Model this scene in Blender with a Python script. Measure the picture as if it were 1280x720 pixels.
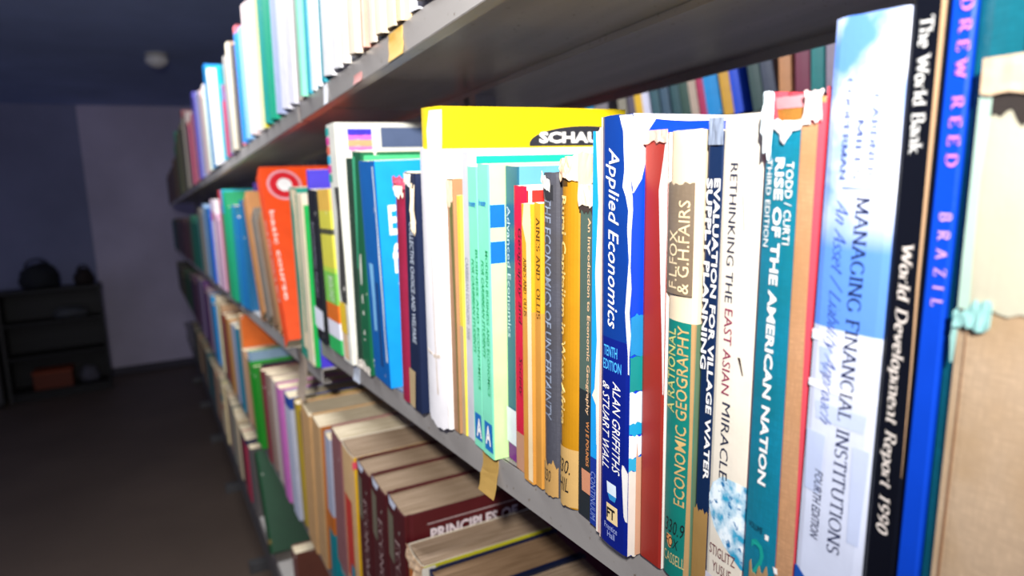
import bpy, bmesh, math, random
from mathutils import Vector, Matrix, noise

# ------------------------------------------------------------------ clear
for o in list(bpy.data.objects):
    bpy.data.objects.remove(o, do_unlink=True)
SC = bpy.context.scene
COL = SC.collection
random.seed(11)
EYE = 1.62                                   # eye height; shelf heights below are measured from the floor
SH_UP, SH_MID, SH_LOW, SH_BOT = EYE + .172, EYE - .203, EYE - .580, EYE - 1.0     # near unit shelf tops
S2_MID, S2_LOW, S2_BOT = EYE - .255, EYE - .640, EYE - 1.0                         # units further along

# ------------------------------------------------------------------ camera
cd = bpy.data.cameras.new('camera'); cam = bpy.data.objects.new('camera', cd); COL.objects.link(cam)
cd.sensor_width = 36.0; cd.lens = 850 / 1280 * 36.0
cd.clip_start = .02; cd.clip_end = 60
rt = Vector((.87954, -.47269, -.05449)); dn = Vector((-.10632, -.0836, -.99081)); fw = Vector((.46379, .87726, -.12378))
m = Matrix((rt, -dn, -fw)).transposed().to_4x4(); m.translation = (-.232, 0, EYE)
cam.matrix_world = m
cd.dof.use_dof = True; cd.dof.focus_distance = .40; cd.dof.aperture_fstop = 6.6
SC.camera = cam

# ------------------------------------------------------------------ light and exposure
SC.view_settings.view_transform = 'Standard'; SC.view_settings.look = 'None'
SC.view_settings.gamma = 1.0; SC.view_settings.use_curve_mapping = False
SC.view_settings.exposure = 0.0
w = bpy.data.worlds.new('room_air'); SC.world = w; w.use_nodes = True
w.node_tree.nodes['Background'].inputs[0].default_value = (.50, .55, 1.0, 1)
w.node_tree.nodes['Background'].inputs[1].default_value = .25
def area_light(name, loc, target, size, power, color):
    ld = bpy.data.lights.new(name, 'AREA'); ld.shape = 'RECTANGLE'; ld.size, ld.size_y = size
    ld.energy = power; ld.color = color
    o = bpy.data.objects.new(name, ld); COL.objects.link(o); o.location = loc
    o.rotation_euler = (Vector(target) - Vector(loc)).to_track_quat('-Z', 'Y').to_euler()
    return o
def spot_light(name, loc, target, angle, radius, power, color):
    ld = bpy.data.lights.new(name, 'SPOT'); ld.spot_size = math.radians(angle); ld.spot_blend = 1.0; ld.shadow_soft_size = radius
    ld.energy = power; ld.color = color
    o = bpy.data.objects.new(name, ld); COL.objects.link(o); o.location = loc
    o.rotation_euler = (Vector(target) - Vector(loc)).to_track_quat('-Z', 'Y').to_euler()
    return o
spot_light('flash_light', (-.47, -.36, 1.95), (.02, .80, 2.12), 112, .03, 172, (1.0, .985, .97))
area_light('aisle_fill_light', (-.42, 2.0, 2.66), (.0, 2.0, 1.95), (.10, .60), 48, (.93, .96, 1.0))  # unseen fill added to brighten the far and upper books; no tube hangs there

# ------------------------------------------------------------------ materials
def lin(h):
    h = h.lstrip('#'); r = []
    for i in (0, 2, 4):
        c = int(h[i:i+2], 16) / 255
        r.append(c / 12.92 if c <= .04045 else ((c + .055) / 1.055) ** 2.4)
    return (*r, 1)
MC = {}
def mat(hexc, kind='paper', rough=.45, wear=.0, metal=0.0):
    key = (hexc, kind, rough, wear, metal)
    if key in MC: return MC[key]
    M = bpy.data.materials.new(kind + '_' + hexc.lstrip('#')); M.use_nodes = True
    nt = M.node_tree; N = nt.nodes; L = nt.links; b = N['Principled BSDF']
    b.inputs['Roughness'].default_value = rough; b.inputs['Metallic'].default_value = metal
    b.inputs['Specular IOR Level'].default_value = .35
    tc = N.new('ShaderNodeTexCoord'); src = tc.outputs['Object']
    c = lin(hexc)
    def nz(scale, detail=4, vec=src):
        n = N.new('ShaderNodeTexNoise'); n.inputs['Scale'].default_value = scale; n.inputs['Detail'].default_value = detail
        L.new(vec, n.inputs['Vector']); return n
    def mix(fac, a, bcol, blend='MIX'):
        x = N.new('ShaderNodeMix'); x.data_type = 'RGBA'; x.blend_type = blend
        for s, v in ((x.inputs[0], fac), (x.inputs[6], a), (x.inputs[7], bcol)):
            if hasattr(v, 'links'): L.new(v, s)
            else: s.default_value = v
        return x.outputs[2]
    def ramp(f, p0, p1):
        r = N.new('ShaderNodeMapRange'); r.inputs[1].default_value = p0; r.inputs[2].default_value = p1
        L.new(f, r.inputs[0]); return r.outputs[0]
    def scaled(v):
        mp = N.new('ShaderNodeMapping'); mp.inputs['Scale'].default_value = v; L.new(src, mp.inputs['Vector']); return mp.outputs[0]
    dk = (c[0]*.78, c[1]*.78, c[2]*.78, 1)
    out = None
    if kind == 'pages':
        s = nz(900, 2, scaled((.02, 1, .02))); out = mix(ramp(s.outputs[0], .35, .65), (c[0]*.55, c[1]*.5, c[2]*.42, 1), c)
    elif kind == 'cloth':
        a = nz(1400, 1, scaled((1, 1, .12))); a2 = nz(1400, 1, scaled((.12, .12, 1))); s = nz(30, 5)
        o1 = mix(ramp(a.outputs[0], .3, .7), dk, c); o2 = mix(ramp(a2.outputs[0], .35, .65), dk, o1)
        out = mix(ramp(s.outputs[0], .45, .75), o2, (c[0]*.72, c[1]*.66, c[2]*.55, 1))
    elif kind == 'cloud':
        s = nz(26, 5); g = N.new('ShaderNodeSeparateXYZ'); L.new(src, g.inputs[0])
        o1 = mix(ramp(s.outputs[0], .42, .62), c, lin('#f4f7ff'))
        out = mix(ramp(g.outputs[2], .178, .20), c, o1)
    elif kind == 'marble':
        s = nz(90, 6); s2 = nz(240, 3)
        o1 = mix(ramp(s.outputs[0], .42, .58), c, lin('#e8f2f4')); out = mix(ramp(s2.outputs[0], .58, .68), o1, lin('#1d6fa0'))
    elif kind == 'wall':
        s = nz(1.3, 5); s2 = nz(60, 3); out = mix(ramp(s.outputs[0], .35, .7), dk, c)
    elif kind == 'floor':
        s = nz(1.5, 6); s2 = nz(40, 4); o1 = mix(ramp(s.outputs[0], .35, .7), dk, c); out = mix(ramp(s2.outputs[0], .5, .75), o1, dk)
    elif kind == 'steel':
        s = nz(14, 5, scaled((1, .12, 1))); s2 = nz(160, 3); o1 = mix(ramp(s.outputs[0], .35, .7), dk, c)
        out = mix(ramp(s2.outputs[0], .66, .74), o1, (c[0]*.5, c[1]*.42, c[2]*.35, 1))
    else:
        s = nz(45, 5); out = mix(ramp(s.outputs[0], .3, .7), (c[0]*.88, c[1]*.88, c[2]*.88, 1), c)
    if wear > 0:
        v = nz(75, 7, scaled((1, 1, .55))); out = mix(ramp(v.outputs[0], .74 - wear*.12, .77 - wear*.12), out, lin('#e9e2d4'))
    L.new(out, b.inputs['Base Color'])
    bp = N.new('ShaderNodeBump'); bp.inputs['Strength'].default_value = .12; bp.inputs['Distance'].default_value = .0006
    bn = nz(420 if kind not in ('wall', 'floor') else 60, 3); L.new(bn.outputs[0], bp.inputs['Height']); L.new(bp.outputs[0], b.inputs['Normal'])
    MC[key] = M
    return M
INK = lambda h: mat(h, 'ink', .5)
PAPER = mat('#e6ddc8'); PAGES = mat('#dccdb0', 'pages', .8); OLDPAGES = mat('#8c6f52', 'pages', .85); SHADED_PAGES = mat('#a38c74', 'pages', .85)  # last tone: page paper darkened to put the lower shelf's shade in its colour
STEEL = mat('#b3ada7', 'steel', .27, 0, .22); STEEL_D = mat('#5d5b5a', 'steel', .45, 0, .2)

# ------------------------------------------------------------------ mesh helpers
def link(name, me, parent=None, mats=()):
    o = bpy.data.objects.new(name, me); COL.objects.link(o)
    if me is not None:
        for mm in mats: me.materials.append(mm)
    if parent: o.parent = parent
    return o
def mesh(name, V, F, parent=None, mats=(), idx=None):
    me = bpy.data.meshes.new(name); me.from_pydata(V, [], F); me.update()
    o = link(name, me, parent, mats)
    if idx: me.polygons.foreach_set('material_index', idx)
    return o
def thing(name, label, cat, loc=(0, 0, 0), rot=(0, 0, 0), group=None):
    o = link(name, None); o.location = loc; o.rotation_euler = rot; o.empty_display_size = .02
    return tag(o, label, cat, group)
def tag(o, label, cat, group=None):
    o['label'] = label; o['category'] = cat
    if group: o['group'] = group
    return o
def box(V, F, x0, x1, y0, y1, z0, z1):
    n = len(V)
    V += [(x0,y0,z0),(x1,y0,z0),(x1,y1,z0),(x0,y1,z0),(x0,y0,z1),(x1,y0,z1),(x1,y1,z1),(x0,y1,z1)]
    F += [(n,n+3,n+2,n+1),(n+4,n+5,n+6,n+7),(n,n+1,n+5,n+4),(n+1,n+2,n+6,n+5),(n+2,n+3,n+7,n+6),(n+3,n,n+4,n+7)]
def boxes(name, L, parent, mats, bevel=0):
    V, F = [], []
    for b in L: box(V, F, *b)
    o = mesh(name, V, F, parent, mats)
    if bevel:
        md = o.modifiers.new('edge', 'BEVEL'); md.width = bevel; md.segments = 2
    return o
def lathe(name, prof, parent, mats, n=24):
    V, F = [], []
    for r, z in prof:
        for i in range(n): V.append((r*math.cos(2*math.pi*i/n), r*math.sin(2*math.pi*i/n), z))
    for j in range(len(prof)-1):
        for i in range(n): F.append((j*n+i, j*n+(i+1) % n, (j+1)*n+(i+1) % n, (j+1)*n+i))
    F.append(tuple(range(n))[::-1]); F.append(tuple((len(prof)-1)*n+i for i in range(n)))
    o = mesh(name, V, F, parent, mats)
    for p in o.data.polygons: p.use_smooth = True
    return o

# ------------------------------------------------------------------ the book
# local frame: spine on the plane x = 0, book runs to x = D; far board y = 0, near board y = -T; z = 0..H
class Book:
    def __init__(s, label, x0, yfar, zs, k, T, H, D=.15, col='#ffffff', kind='paper', rnd=0.0, wear=.3, cover_kind='paper', pages=PAGES,
                 group=None, pitch=0.0, drop=None, bands=(), nearcol=None, lining=None, rough=.42, cat='book', jag=.0006, tc=None):
        s.T, s.H, s.D, s.rnd = T, H, D, rnd
        hard = kind == 'hard'; tc = tc or (.0022 if hard else .0007); s.tc = tc
        ph = math.atan(-k); lift = T*math.sin(ph) if ph > 0 else 0
        s.root = thing('hardcover_book' if hard else 'paperback_book', label, cat, (x0, yfar, zs + lift + .0003), (ph, -pitch, 0), group)
        base = mat(col, cover_kind, rough, wear)
        mats = [base, PAPER if not hard else base, mat(nearcol, 'paper', rough, wear) if nearcol else base]
        # profile
        pr = []                                               # (x, y, zone)
        bx = rnd
        pr += [(D, 0, 'far'), (D*.5, 0, 'far')]
        if hard: pr += [(bx+.011, 0, 'far'), (bx+.007, -.0012, 'far'), (bx+.003, 0, 'far')]
        else: pr += [(bx+.0015, 0, 'far')]
        ns = 10 if T > .006 else 4
        for i in range(ns+1):
            u = -T*i/ns; pr.append((s.xs(u) + (.0006 if i in (0, ns) else 0), u, 'spine'))
        if hard: pr += [(bx+.003, -T, 'near'), (bx+.007, -T+.0012, 'near'), (bx+.011, -T, 'near')]
        else: pr += [(bx+.0015, -T, 'near')]
        pr += [(D*.5, -T, 'near'), (D, -T, 'near')]
        zz = sorted(set([0, H] + [H*i/9 for i in range(10)] + [b[0] for b in bands] + [b[1] for b in bands]))
        V, F, I = [], [], []
        n = len(pr); seed = Vector((random.random()*50, 0, 0))
        for z in zz:
            for side in (0, 1):
                for x, y, zone in pr:
                    zo = z
                    if drop and zone == 'spine' and z > H*.8:
                        d = drop(-y/T); zo = z - d*(z-H*.8)/(H*.2)
                    if (z == 0 or z == H) and jag:
                        zo += jag*noise.noise(Vector((x*160, y*160, z*3)) + seed)*(1 if z else -.2)
                    xx, yy = x, y
                    if zone == 'spine': xx += .00008*noise.noise(Vector((3, y*40, z*22)) + seed)
                    if side:
                        if zone == 'far': yy -= tc
                        elif zone == 'near': yy += tc
                        else: xx += tc; yy = min(-tc, max(-T+tc, yy))
                    V.append((xx, yy, zo))
        R = 2*n
        def bandmat(zone, zc):
            for b in bands:
                if b[0]-1e-6 <= zc <= b[1]+1e-6 and zone in b[3]:
                    mm = b[2]
                    if mm not in mats: mats.append(mm)
                    return mats.index(mm)
            return 2 if zone == 'near' else 0
        for j in range(len(zz)-1):
            zc = (zz[j]+zz[j+1])/2
            for i in range(n-1):
                zone = pr[i+1][2] if pr[i][2] == pr[i+1][2] or pr[i+1][2] == 'near' else 'spine'
                F.append((j*R+i, (j+1)*R+i, (j+1)*R+i+1, j*R+i+1)); I.append(bandmat(zone, zc))
                F.append((j*R+n+i, j*R+n+i+1, (j+1)*R+n+i+1, (j+1)*R+n+i)); I.append(1)
            for i in (0, n-1):
                q = (j*R+i, j*R+n+i, (j+1)*R+n+i, (j+1)*R+i); F.append(q if i == 0 else q[::-1]); I.append(1)
        t = len(zz)-1
        for i in range(n-1):
            F.append((i, i+1, n+i+1, n+i)); I.append(1)
            F.append((t*R+i, t*R+n+i, t*R+n+i+1, t*R+i+1)); I.append(1)
        s.cover = mesh('cover', V, F, s.root, mats, I)
        if rnd:
            for p in s.cover.data.polygons: p.use_smooth = False
        ins = .003 if hard else .0006
        V, F = [], []
        box(V, F, rnd*.7+tc+.0012, D-ins, -T+tc+.0003, -tc-.0003, ins, H-ins-.0004)
        s.pages = mesh('page_block', V, F, s.root, [pages, lining or pages], [0, 0, 0, 0, 0, 1])
    def xs(s, u):
        return s.rnd*(2*(-u)/s.T-1)**2
    def at(s, zone, u, z, off):
        if zone == 'spine': return (s.xs(max(-s.T, min(0, u))) - off, u, z)
        return (u, -s.T-off, z)
    # a strip whose left/right edges vary with height: rows = [(z, uL, uR)]
    def rows(s, part, rows, mt, zone='spine', off=.00025, nu=4, label=None, rough_edge=0.0):
        V, F = [], []
        for i, (z, a, b) in enumerate(rows):
            for j in range(nu+1):
                u = a+(b-a)*j/nu; e = rough_edge*noise.noise(Vector((z*300, j*3.1, 5)))
                V.append(s.at(zone, u + (e if j in (0, nu) else 0), z, off))
        w_ = nu+1
        for i in range(len(rows)-1):
            for j in range(nu): F.append((i*w_+j, i*w_+j+1, (i+1)*w_+j+1, (i+1)*w_+j))
        o = mesh(part, V, F, s.cover, [mt])
        if label: o['label'] = label
        return o
    # a band whose lower/upper edges vary across the spine, ragged if jag > 0, crumpled if lump > 0
    def band(s, part, u0, u1, zlo, zhi, mt, zone='spine', off=.0005, n=14, jag_lo=0.0, jag_hi=0.0, lump=0.0, label=None, nz_=1):
        V, F = [], []; sd = random.random()*40
        fl = zlo if callable(zlo) else (lambda t: zlo); fh = zhi if callable(zhi) else (lambda t: zhi)
        nz_ = max(nz_, 4 if lump else 1)
        for i in range(n+1):
            t = i/n; u = u0+(u1-u0)*t
            lo = fl(t) + jag_lo*noise.noise(Vector((t*6, sd, 0)))*1.6; hi = fh(t) + jag_hi*noise.noise(Vector((t*7, sd+9, 0)))*1.6
            for j in range(nz_+1):
                z = lo+(hi-lo)*j/nz_
                o = off + (lump*abs(noise.noise(Vector((t*5, z*160, sd))))*1.1 if lump else 0)
                V.append(s.at(zone, u, z, o))
        q = nz_+1
        for i in range(n):
            for j in range(nz_): F.append((i*q+j, (i+1)*q+j, (i+1)*q+j+1, i*q+j+1))
        o = mesh(part, V, F, s.cover, [mt])
        if lump or off > .0009:
            md = o.modifiers.new('thickness', 'SOLIDIFY'); md.thickness = .0004; md.offset = 0
        if label: o['label'] = label
        return o
    def text(s, body, u0, u1, z0, z1, mt, direc='down', zone='spine', font='sans', shear=0.0, bold=0.0, part='title_lettering', off=.00045, label=None, space=0):
        P, F = glyphs(body, font, shear, bold, space)
        V = []
        for x, y in P:
            if direc == 'down': u, z = u0+(u1-u0)*y, z1+(z0-z1)*x          # u0: foot of the letters (left), u1: their top
            elif direc == 'up': u, z = u1+(u0-u1)*y, z0+(z1-z0)*x
            else: u, z = u0+(u1-u0)*x, z0+(z1-z0)*y
            V.append(s.at(zone, u, z, off))
        o = mesh(part, V, F, s.cover, [mt])
        if label: o['label'] = label
        return o

# ------------------------------------------------------------------ lettering
GC = {}
def glyphs(body, font, shear, bold, space=0):
    key = (body, font, shear, bold, space)
    if key in GC: return GC[key]
    if font == 'sans':
        c = bpy.data.curves.new('lettering', 'FONT'); c.body = body; c.shear = shear; c.offset = bold; c.resolution_u = 2; c.size = 1
        o = bpy.data.objects.new('lettering', c); COL.objects.link(o)
        me = bpy.data.meshes.new_from_object(o)
        P = [(v.co.x, v.co.y) for v in me.vertices]; F = [tuple(p.vertices) for p in me.polygons]
        bpy.data.objects.remove(o, do_unlink=True); bpy.data.curves.remove(c); bpy.data.meshes.remove(me)
    else:
        P, F = pen_text(body, shear, bold, font, space)
    x0 = min(p[0] for p in P); x1 = max(p[0] for p in P); y0 = min(p[1] for p in P); y1 = max(p[1] for p in P)
    P = [((x-x0)/(x1-x0), (y-y0)/(y1-y0)) for x, y in P]
    GC[key] = (P, F)
    return GC[key]
def arc(cx, cy, rx, ry, a0, a1, n=10):
    return [(cx+rx*math.cos(math.radians(a0+(a1-a0)*i/n)), cy+ry*math.sin(math.radians(a0+(a1-a0)*i/n))) for i in range(n+1)]
X = .66
PEN = {   # advance width, strokes drawn with a broad pen; serifs are added at upright stroke ends
 'A': (.74, [[(.05,0),(.36,1)], [(.36,1),(.68,0)], [(.17,.36),(.56,.36)]]),
 'B': (.64, [[(.12,0),(.12,1)], [(.12,1),(.3,1)]+arc(.3,.76,.22,.24,90,-90)+[(.12,.52)], [(.3,.52)]+arc(.32,.26,.26,.26,90,-90)+[(.12,0)]]),
 'C': (.72, [arc(.4,.5,.33,.5,42,318,18)]),
 'D': (.76, [[(.12,0),(.12,1)], [(.12,1),(.3,1)]+arc(.3,.5,.38,.5,90,-90,16)+[(.12,0)]]),
 'E': (.6, [[(.12,0),(.12,1)], [(.12,1),(.53,1),(.53,.86)], [(.12,.52),(.44,.52)], [(.12,0),(.55,0),(.55,.16)]]),
 'F': (.56, [[(.12,0),(.12,1)], [(.12,1),(.53,1),(.53,.84)], [(.12,.52),(.44,.52)]]),
 'G': (.78, [arc(.4,.5,.33,.5,42,330,18), [(.68,.1),(.68,.42)]]),
 'I': (.3, [[(.15,0),(.15,1)]]),
 'L': (.58, [[(.12,0),(.12,1)], [(.12,0),(.53,0),(.53,.18)]]),
 'M': (.92, [[(.1,0),(.12,1)], [(.12,1),(.45,.05)], [(.45,.05),(.78,1)], [(.78,1),(.8,0)]]),
 'N': (.8, [[(.12,0),(.12,1)], [(.12,1),(.67,0)], [(.67,0),(.67,1)]]),
 'O': (.82, [arc(.41,.5,.34,.5,90,450,24)]),
 'P': (.62, [[(.12,0),(.12,1)], [(.12,1),(.3,1)]+arc(.3,.74,.25,.26,90,-90)+[(.12,.48)]]),
 'R': (.68, [[(.12,0),(.12,1)], [(.12,1),(.3,1)]+arc(.3,.75,.23,.25,90,-90)+[(.12,.5)], [(.34,.5),(.62,0)]]),
 'S': (.56, [arc(.28,.75,.2,.25,30,270,12)[:-1]+arc(.28,.25,.22,.25,90,-150,12)]),
 'T': (.66, [[(.33,0),(.33,1)], [(.05,.84),(.05,1),(.61,1),(.61,.84)]]),
 'U': (.78, [[(.12,1),(.12,.3)]+arc(.38,.3,.26,.3,180,360,14)[1:]+[(.64,1)]]),
 'W': (1.0, [[(.04,1),(.28,0)], [(.28,0),(.5,.95)], [(.5,.95),(.74,0)], [(.74,0),(.96,1)]]),
 'Z': (.62, [[(.08,.84),(.08,1),(.56,1)], [(.54,1),(.07,0)], [(.07,0),(.57,0),(.57,.18)]]),
 'a': (.5, [arc(.25,X-.17,.16,.17,160,0,8)+[(.41,0)], arc(.24,.18,.17,.18,60,320,12)]),
 'b': (.54, [[(.1,0),(.1,1)], arc(.28,X/2,.2,X/2,130,-130,14)]),
 'c': (.46, [arc(.26,X/2,.2,X/2,45,315,14)]),
 'd': (.56, [[(.44,0),(.44,1)], arc(.26,X/2,.2,X/2,50,310,14)]),
 'e': (.5, [[(.07,.36),(.43,.36)], arc(.25,X/2,.19,X/2,5,310,16)]),
 'h': (.58, [[(.1,0),(.1,1)], [(.1,.42)]+arc(.28,X-.2,.18,.2,160,0,8)+[(.46,0)]]),
 'i': (.26, [[(.13,0),(.13,X)], [(.1,.9),(.17,.9)]]),
 'k': (.56, [[(.1,0),(.1,1)], [(.1,.28),(.44,X)], [(.22,.38),(.5,0)]]),
 'l': (.25, [[(.12,0),(.12,1)]]),
 'm': (.86, [[(.1,0),(.1,X)], [(.1,.42)]+arc(.27,X-.2,.16,.2,160,0,8)+[(.43,0)], [(.43,.42)]+arc(.6,X-.2,.16,.2,160,0,8)+[(.76,0)]]),
 'n': (.58, [[(.1,0),(.1,X)], [(.1,.42)]+arc(.28,X-.2,.18,.2,160,0,8)+[(.46,0)]]),
 'o': (.52, [arc(.26,X/2,.2,X/2,90,450,18)]),
 'p': (.54, [[(.1,-.28),(.1,X)], arc(.28,X/2,.2,X/2,130,-130,14)]),
 'r': (.42, [[(.1,0),(.1,X)], [(.1,.44)]+arc(.3,X-.18,.17,.18,150,60,6)]),
 's': (.42, [arc(.2,X*.75,.14,X*.25,30,270,10)[:-1]+arc(.2,X*.25,.15,X*.25,90,-150,10)]),
 't': (.36, [[(.15,.88),(.15,.12)]+arc(.25,.12,.1,.12,180,310,6), [(.04,X),(.3,X)]]),
 'u': (.56, [[(.1,X),(.1,.2)]+arc(.26,.2,.16,.2,180,330,8), [(.45,0),(.45,X)]]),
 'v': (.5, [[(.05,X),(.25,0)], [(.25,0),(.46,X)]]),
 'y': (.5, [[(.05,X),(.26,.02)], [(.46,X),(.26,.02),(.16,-.24),(.06,-.26)]]),
 '1': (.44, [[(.22,0),(.22,1)], [(.08,.82),(.22,1)]]),
 '9': (.56, [arc(.27,.7,.19,.3,0,360,18), [(.46,.7)]+arc(.14,.66,.33,.66,0,-80,10)]),
 '0': (.58, [arc(.29,.5,.21,.5,90,450,22)]),
 '/': (.5, [[(.08,-.05),(.44,1.05)]]), '.': (.26, [[(.1,.04),(.16,.04)]]), ' ': (.34, []), ',': (.26, [[(.13,.08),(.08,-.12)]]),
}
def pen_text(body, shear, bold, font, space=0):
    P, F = [], []; cx = 0
    thin, thick = (.035+bold*.4, .105+bold) if font == 'serif' else (.022, .06+bold)
    for ch in body:
        adv, strokes = PEN.get(ch, PEN[' '])
        for st in strokes:
            n = len(st); base = len(P)
            for i, (x, y) in enumerate(st):
                a = st[max(0, i-1)]; b = st[min(n-1, i+1)]
                dx, dy = b[0]-a[0], b[1]-a[1]; l = math.hypot(dx, dy) or 1; dx /= l; dy /= l
                th = thin+(thick-thin)*min(1, abs(math.sin(math.atan2(dy, dx)-math.radians(18)))*1.05)
                P += [(cx+x-dy*th/2, y+dx*th/2), (cx+x+dy*th/2, y-dx*th/2)]
            for i in range(n-1): F.append((base+2*i, base+2*i+1, base+2*i+3, base+2*i+2))
            if font == 'serif':
                for e, o in ((st[0], st[1]), (st[-1], st[-2])):
                    if abs(o[1]-e[1]) > 1.1*abs(o[0]-e[0]) and abs(o[1]-e[1]) > .25 and min(abs(e[1]-v) for v in (0, 1, X, -.28)) < .06:
                        b = len(P); h = .05+bold*.3; y0 = e[1] if e[1] < .1 else e[1]-h
                        P += [(cx+e[0]-.13, y0), (cx+e[0]+.13, y0), (cx+e[0]+.13, y0+h), (cx+e[0]-.13, y0+h)]; F.append((b, b+1, b+2, b+3))
        cx += adv+.05+space
    P = [(x+shear*y, y) for x, y in P]
    return P, F

# ------------------------------------------------------------------ the room
def struct(o):
    o['kind'] = 'structure'; return o
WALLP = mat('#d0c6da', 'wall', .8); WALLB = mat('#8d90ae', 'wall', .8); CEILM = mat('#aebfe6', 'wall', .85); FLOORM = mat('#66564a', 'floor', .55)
struct(boxes('floor', [(-4, 2.6, -1.2, 8.6, -.1, 0)], None, [FLOORM]))
struct(boxes('ceiling', [(-4, 2.6, -1.2, 8.6, 2.87, 2.97)], None, [CEILM]))
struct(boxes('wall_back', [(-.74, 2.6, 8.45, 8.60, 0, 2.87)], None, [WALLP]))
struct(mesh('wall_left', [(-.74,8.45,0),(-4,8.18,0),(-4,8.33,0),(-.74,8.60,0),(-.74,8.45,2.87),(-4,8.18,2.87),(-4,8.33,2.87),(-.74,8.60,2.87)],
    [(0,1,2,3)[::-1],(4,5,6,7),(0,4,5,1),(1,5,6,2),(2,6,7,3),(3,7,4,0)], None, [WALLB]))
struct(boxes('wall_right', [(2.45, 2.6, .2, 8.45, 0, 2.87)], None, [WALLP]))
struct(boxes('baseboard_back', [(-.73, 2.6, 8.437, 8.45, 0, .08)], None, [mat('#4a4550', 'wall', .6)]))
# ceiling fitting
t = thing('ceiling_lamp', 'small round white ceiling lamp, unlit, above the dark aisle', 'lamp', (-.03, 5.85, 2.87))
lathe('lamp_base', [(.075, 0), (.08, -.012), (.07, -.025)], t, [mat('#b9b5ae', 'enamel', .4)])
lathe('lamp_shade', [(.062, -.024), (.082, -.04), (.075, -.07), (.045, -.095), (.012, -.106)], t, [mat('#e8e4dc', 'enamel', .3)])

# ------------------------------------------------------------------ double-sided steel shelving
DEP = .46
def shelf_mesh(name, y0, y1, z, parent, lip=.026, x0=0.0, dep=DEP, rear=True):
    L = [(x0, x0+dep, y0, y1, z-.004, z), (x0-.0006, x0+.0012, y0, y1, z-lip, z), (x0, x0+.014, y0, y1, z-lip-.0006, z-lip+.0008)]
    L += [(x0+dep-.001, x0+dep+.0008, y0, y1, z-.016 if rear else z-.02, z)]
    L += [(x0+dep*.5-.02, x0+dep*.5+.02, y0, y1, z-.012, z-.0045)]
    return boxes(name, L, parent, [STEEL], 0)
def unit(label, y0, y1, tops, base_z, posts, x0=0.0, dep=DEP):
    t = thing('shelving_unit', label, 'shelf', (x0+dep/2, (y0+y1)/2, 0), group='steel library shelving units')
    def rel(o):
        o.location = (-(x0+dep/2), -(y0+y1)/2, 0); return o
    for z in tops: rel(shelf_mesh('shelf', y0+.003, y1-.003, z, t, x0=x0, dep=dep))
    rel(boxes('base_panel', [(x0+.012, x0+dep-.012, y0+.01, y1-.01, tops[-1]-.17, tops[-1]-.027)], t, [STEEL_D]))
    for yp in posts:
        c = x0+dep/2
        rel(boxes('upright', [(c-.017, c+.017, yp-.031, yp-.009, 0, 2.0), (c-.017, c+.017, yp+.009, yp+.031, 0, 2.0), (c-.008, c+.008, yp-.01, yp+.01, .001, 1.999)], t, [STEEL]))
        rel(boxes('foot', [(x0+.02, x0+dep-.02, yp-.025, yp+.025, 0.0, .05)], t, [STEEL_D], .002))
    return t, rel
u1, rel1 = unit('nearest grey steel shelving unit, holding the sharp-focus row of books', -.02, 1.120, (SH_UP, SH_MID, SH_LOW, SH_BOT), .1, (.955, .02))
yy = 1.126
for i, lab in enumerate(('second grey steel shelving unit, just beyond the nearest one', 'third grey steel shelving unit along the aisle', 'fourth grey steel shelving unit along the aisle',
        'fifth grey steel shelving unit along the aisle', 'sixth grey steel shelving unit along the aisle', 'last grey steel shelving unit, by the far wall')):
    y1 = yy+1.055
    un = unit(lab, yy, y1, (SH_UP, S2_MID, S2_LOW, S2_BOT),   .1, (y1-.036,)); yy = y1+.006
    if i == 0: u2, rel_2 = un
# paper and tape on the shelf edges of the nearest unit
def lip_tag(name, y0, y1, z0, z1, hexc, label, off=.0012, curl=.002, par=None, rl=None):
    n = 8; V, F = [], []
    for i in range(n+1):
        t = i/n; z = z1+(z0-z1)*t
        for y in (y0, (y0+y1)/2, y1):
            V.append((-off-curl*t*t-.0006*noise.noise(Vector((y*90, z*120, 1))), y+.002*noise.noise(Vector((z*90, y*20, 4))), z))
    for i in range(n):
        for j in range(2): F.append((i*3+j, i*3+j+1, (i+1)*3+j+1, (i+1)*3+j))
    o = (rl or rel1)(mesh(name, V, F, par or u1, [mat(hexc, 'paper', .6)])); o['label'] = label
    md = o.modifiers.new('thickness', 'SOLIDIFY'); md.thickness = .0005
    return o
lip_tag('shelf_label', .628, .668, SH_UP-.027, SH_UP-.001, '#e0b458', 'yellowed paper label on the upper shelf edge')
lip_tag('shelf_label', .770, .800, SH_UP-.0265, SH_UP-.016, '#c9877f', 'small pink tag under the upper shelf edge')
lip_tag('edge_clip', .928, .948, SH_UP-.027, SH_UP-.001, '#f1f1f4', 'white plastic clip on the upper shelf corner')
lip_tag('shelf_label', .885, .915, SH_MID-.026, SH_MID-.006, '#c7cdd8', 'small pale tag on the middle shelf edge')
lip_tag('paper_tape', 1.25, 1.32, S2_MID-.085, S2_MID-.002, '#9c8a78', 'brown paper tape hanging off the middle shelf corner', curl=.012, par=u2, rl=rel_2)
o = lip_tag('paper_tape', .478, .506, SH_MID-.036, SH_MID-.001, '#b08c48', 'torn piece of tan tape hanging below the pale green books', curl=.006)

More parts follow.
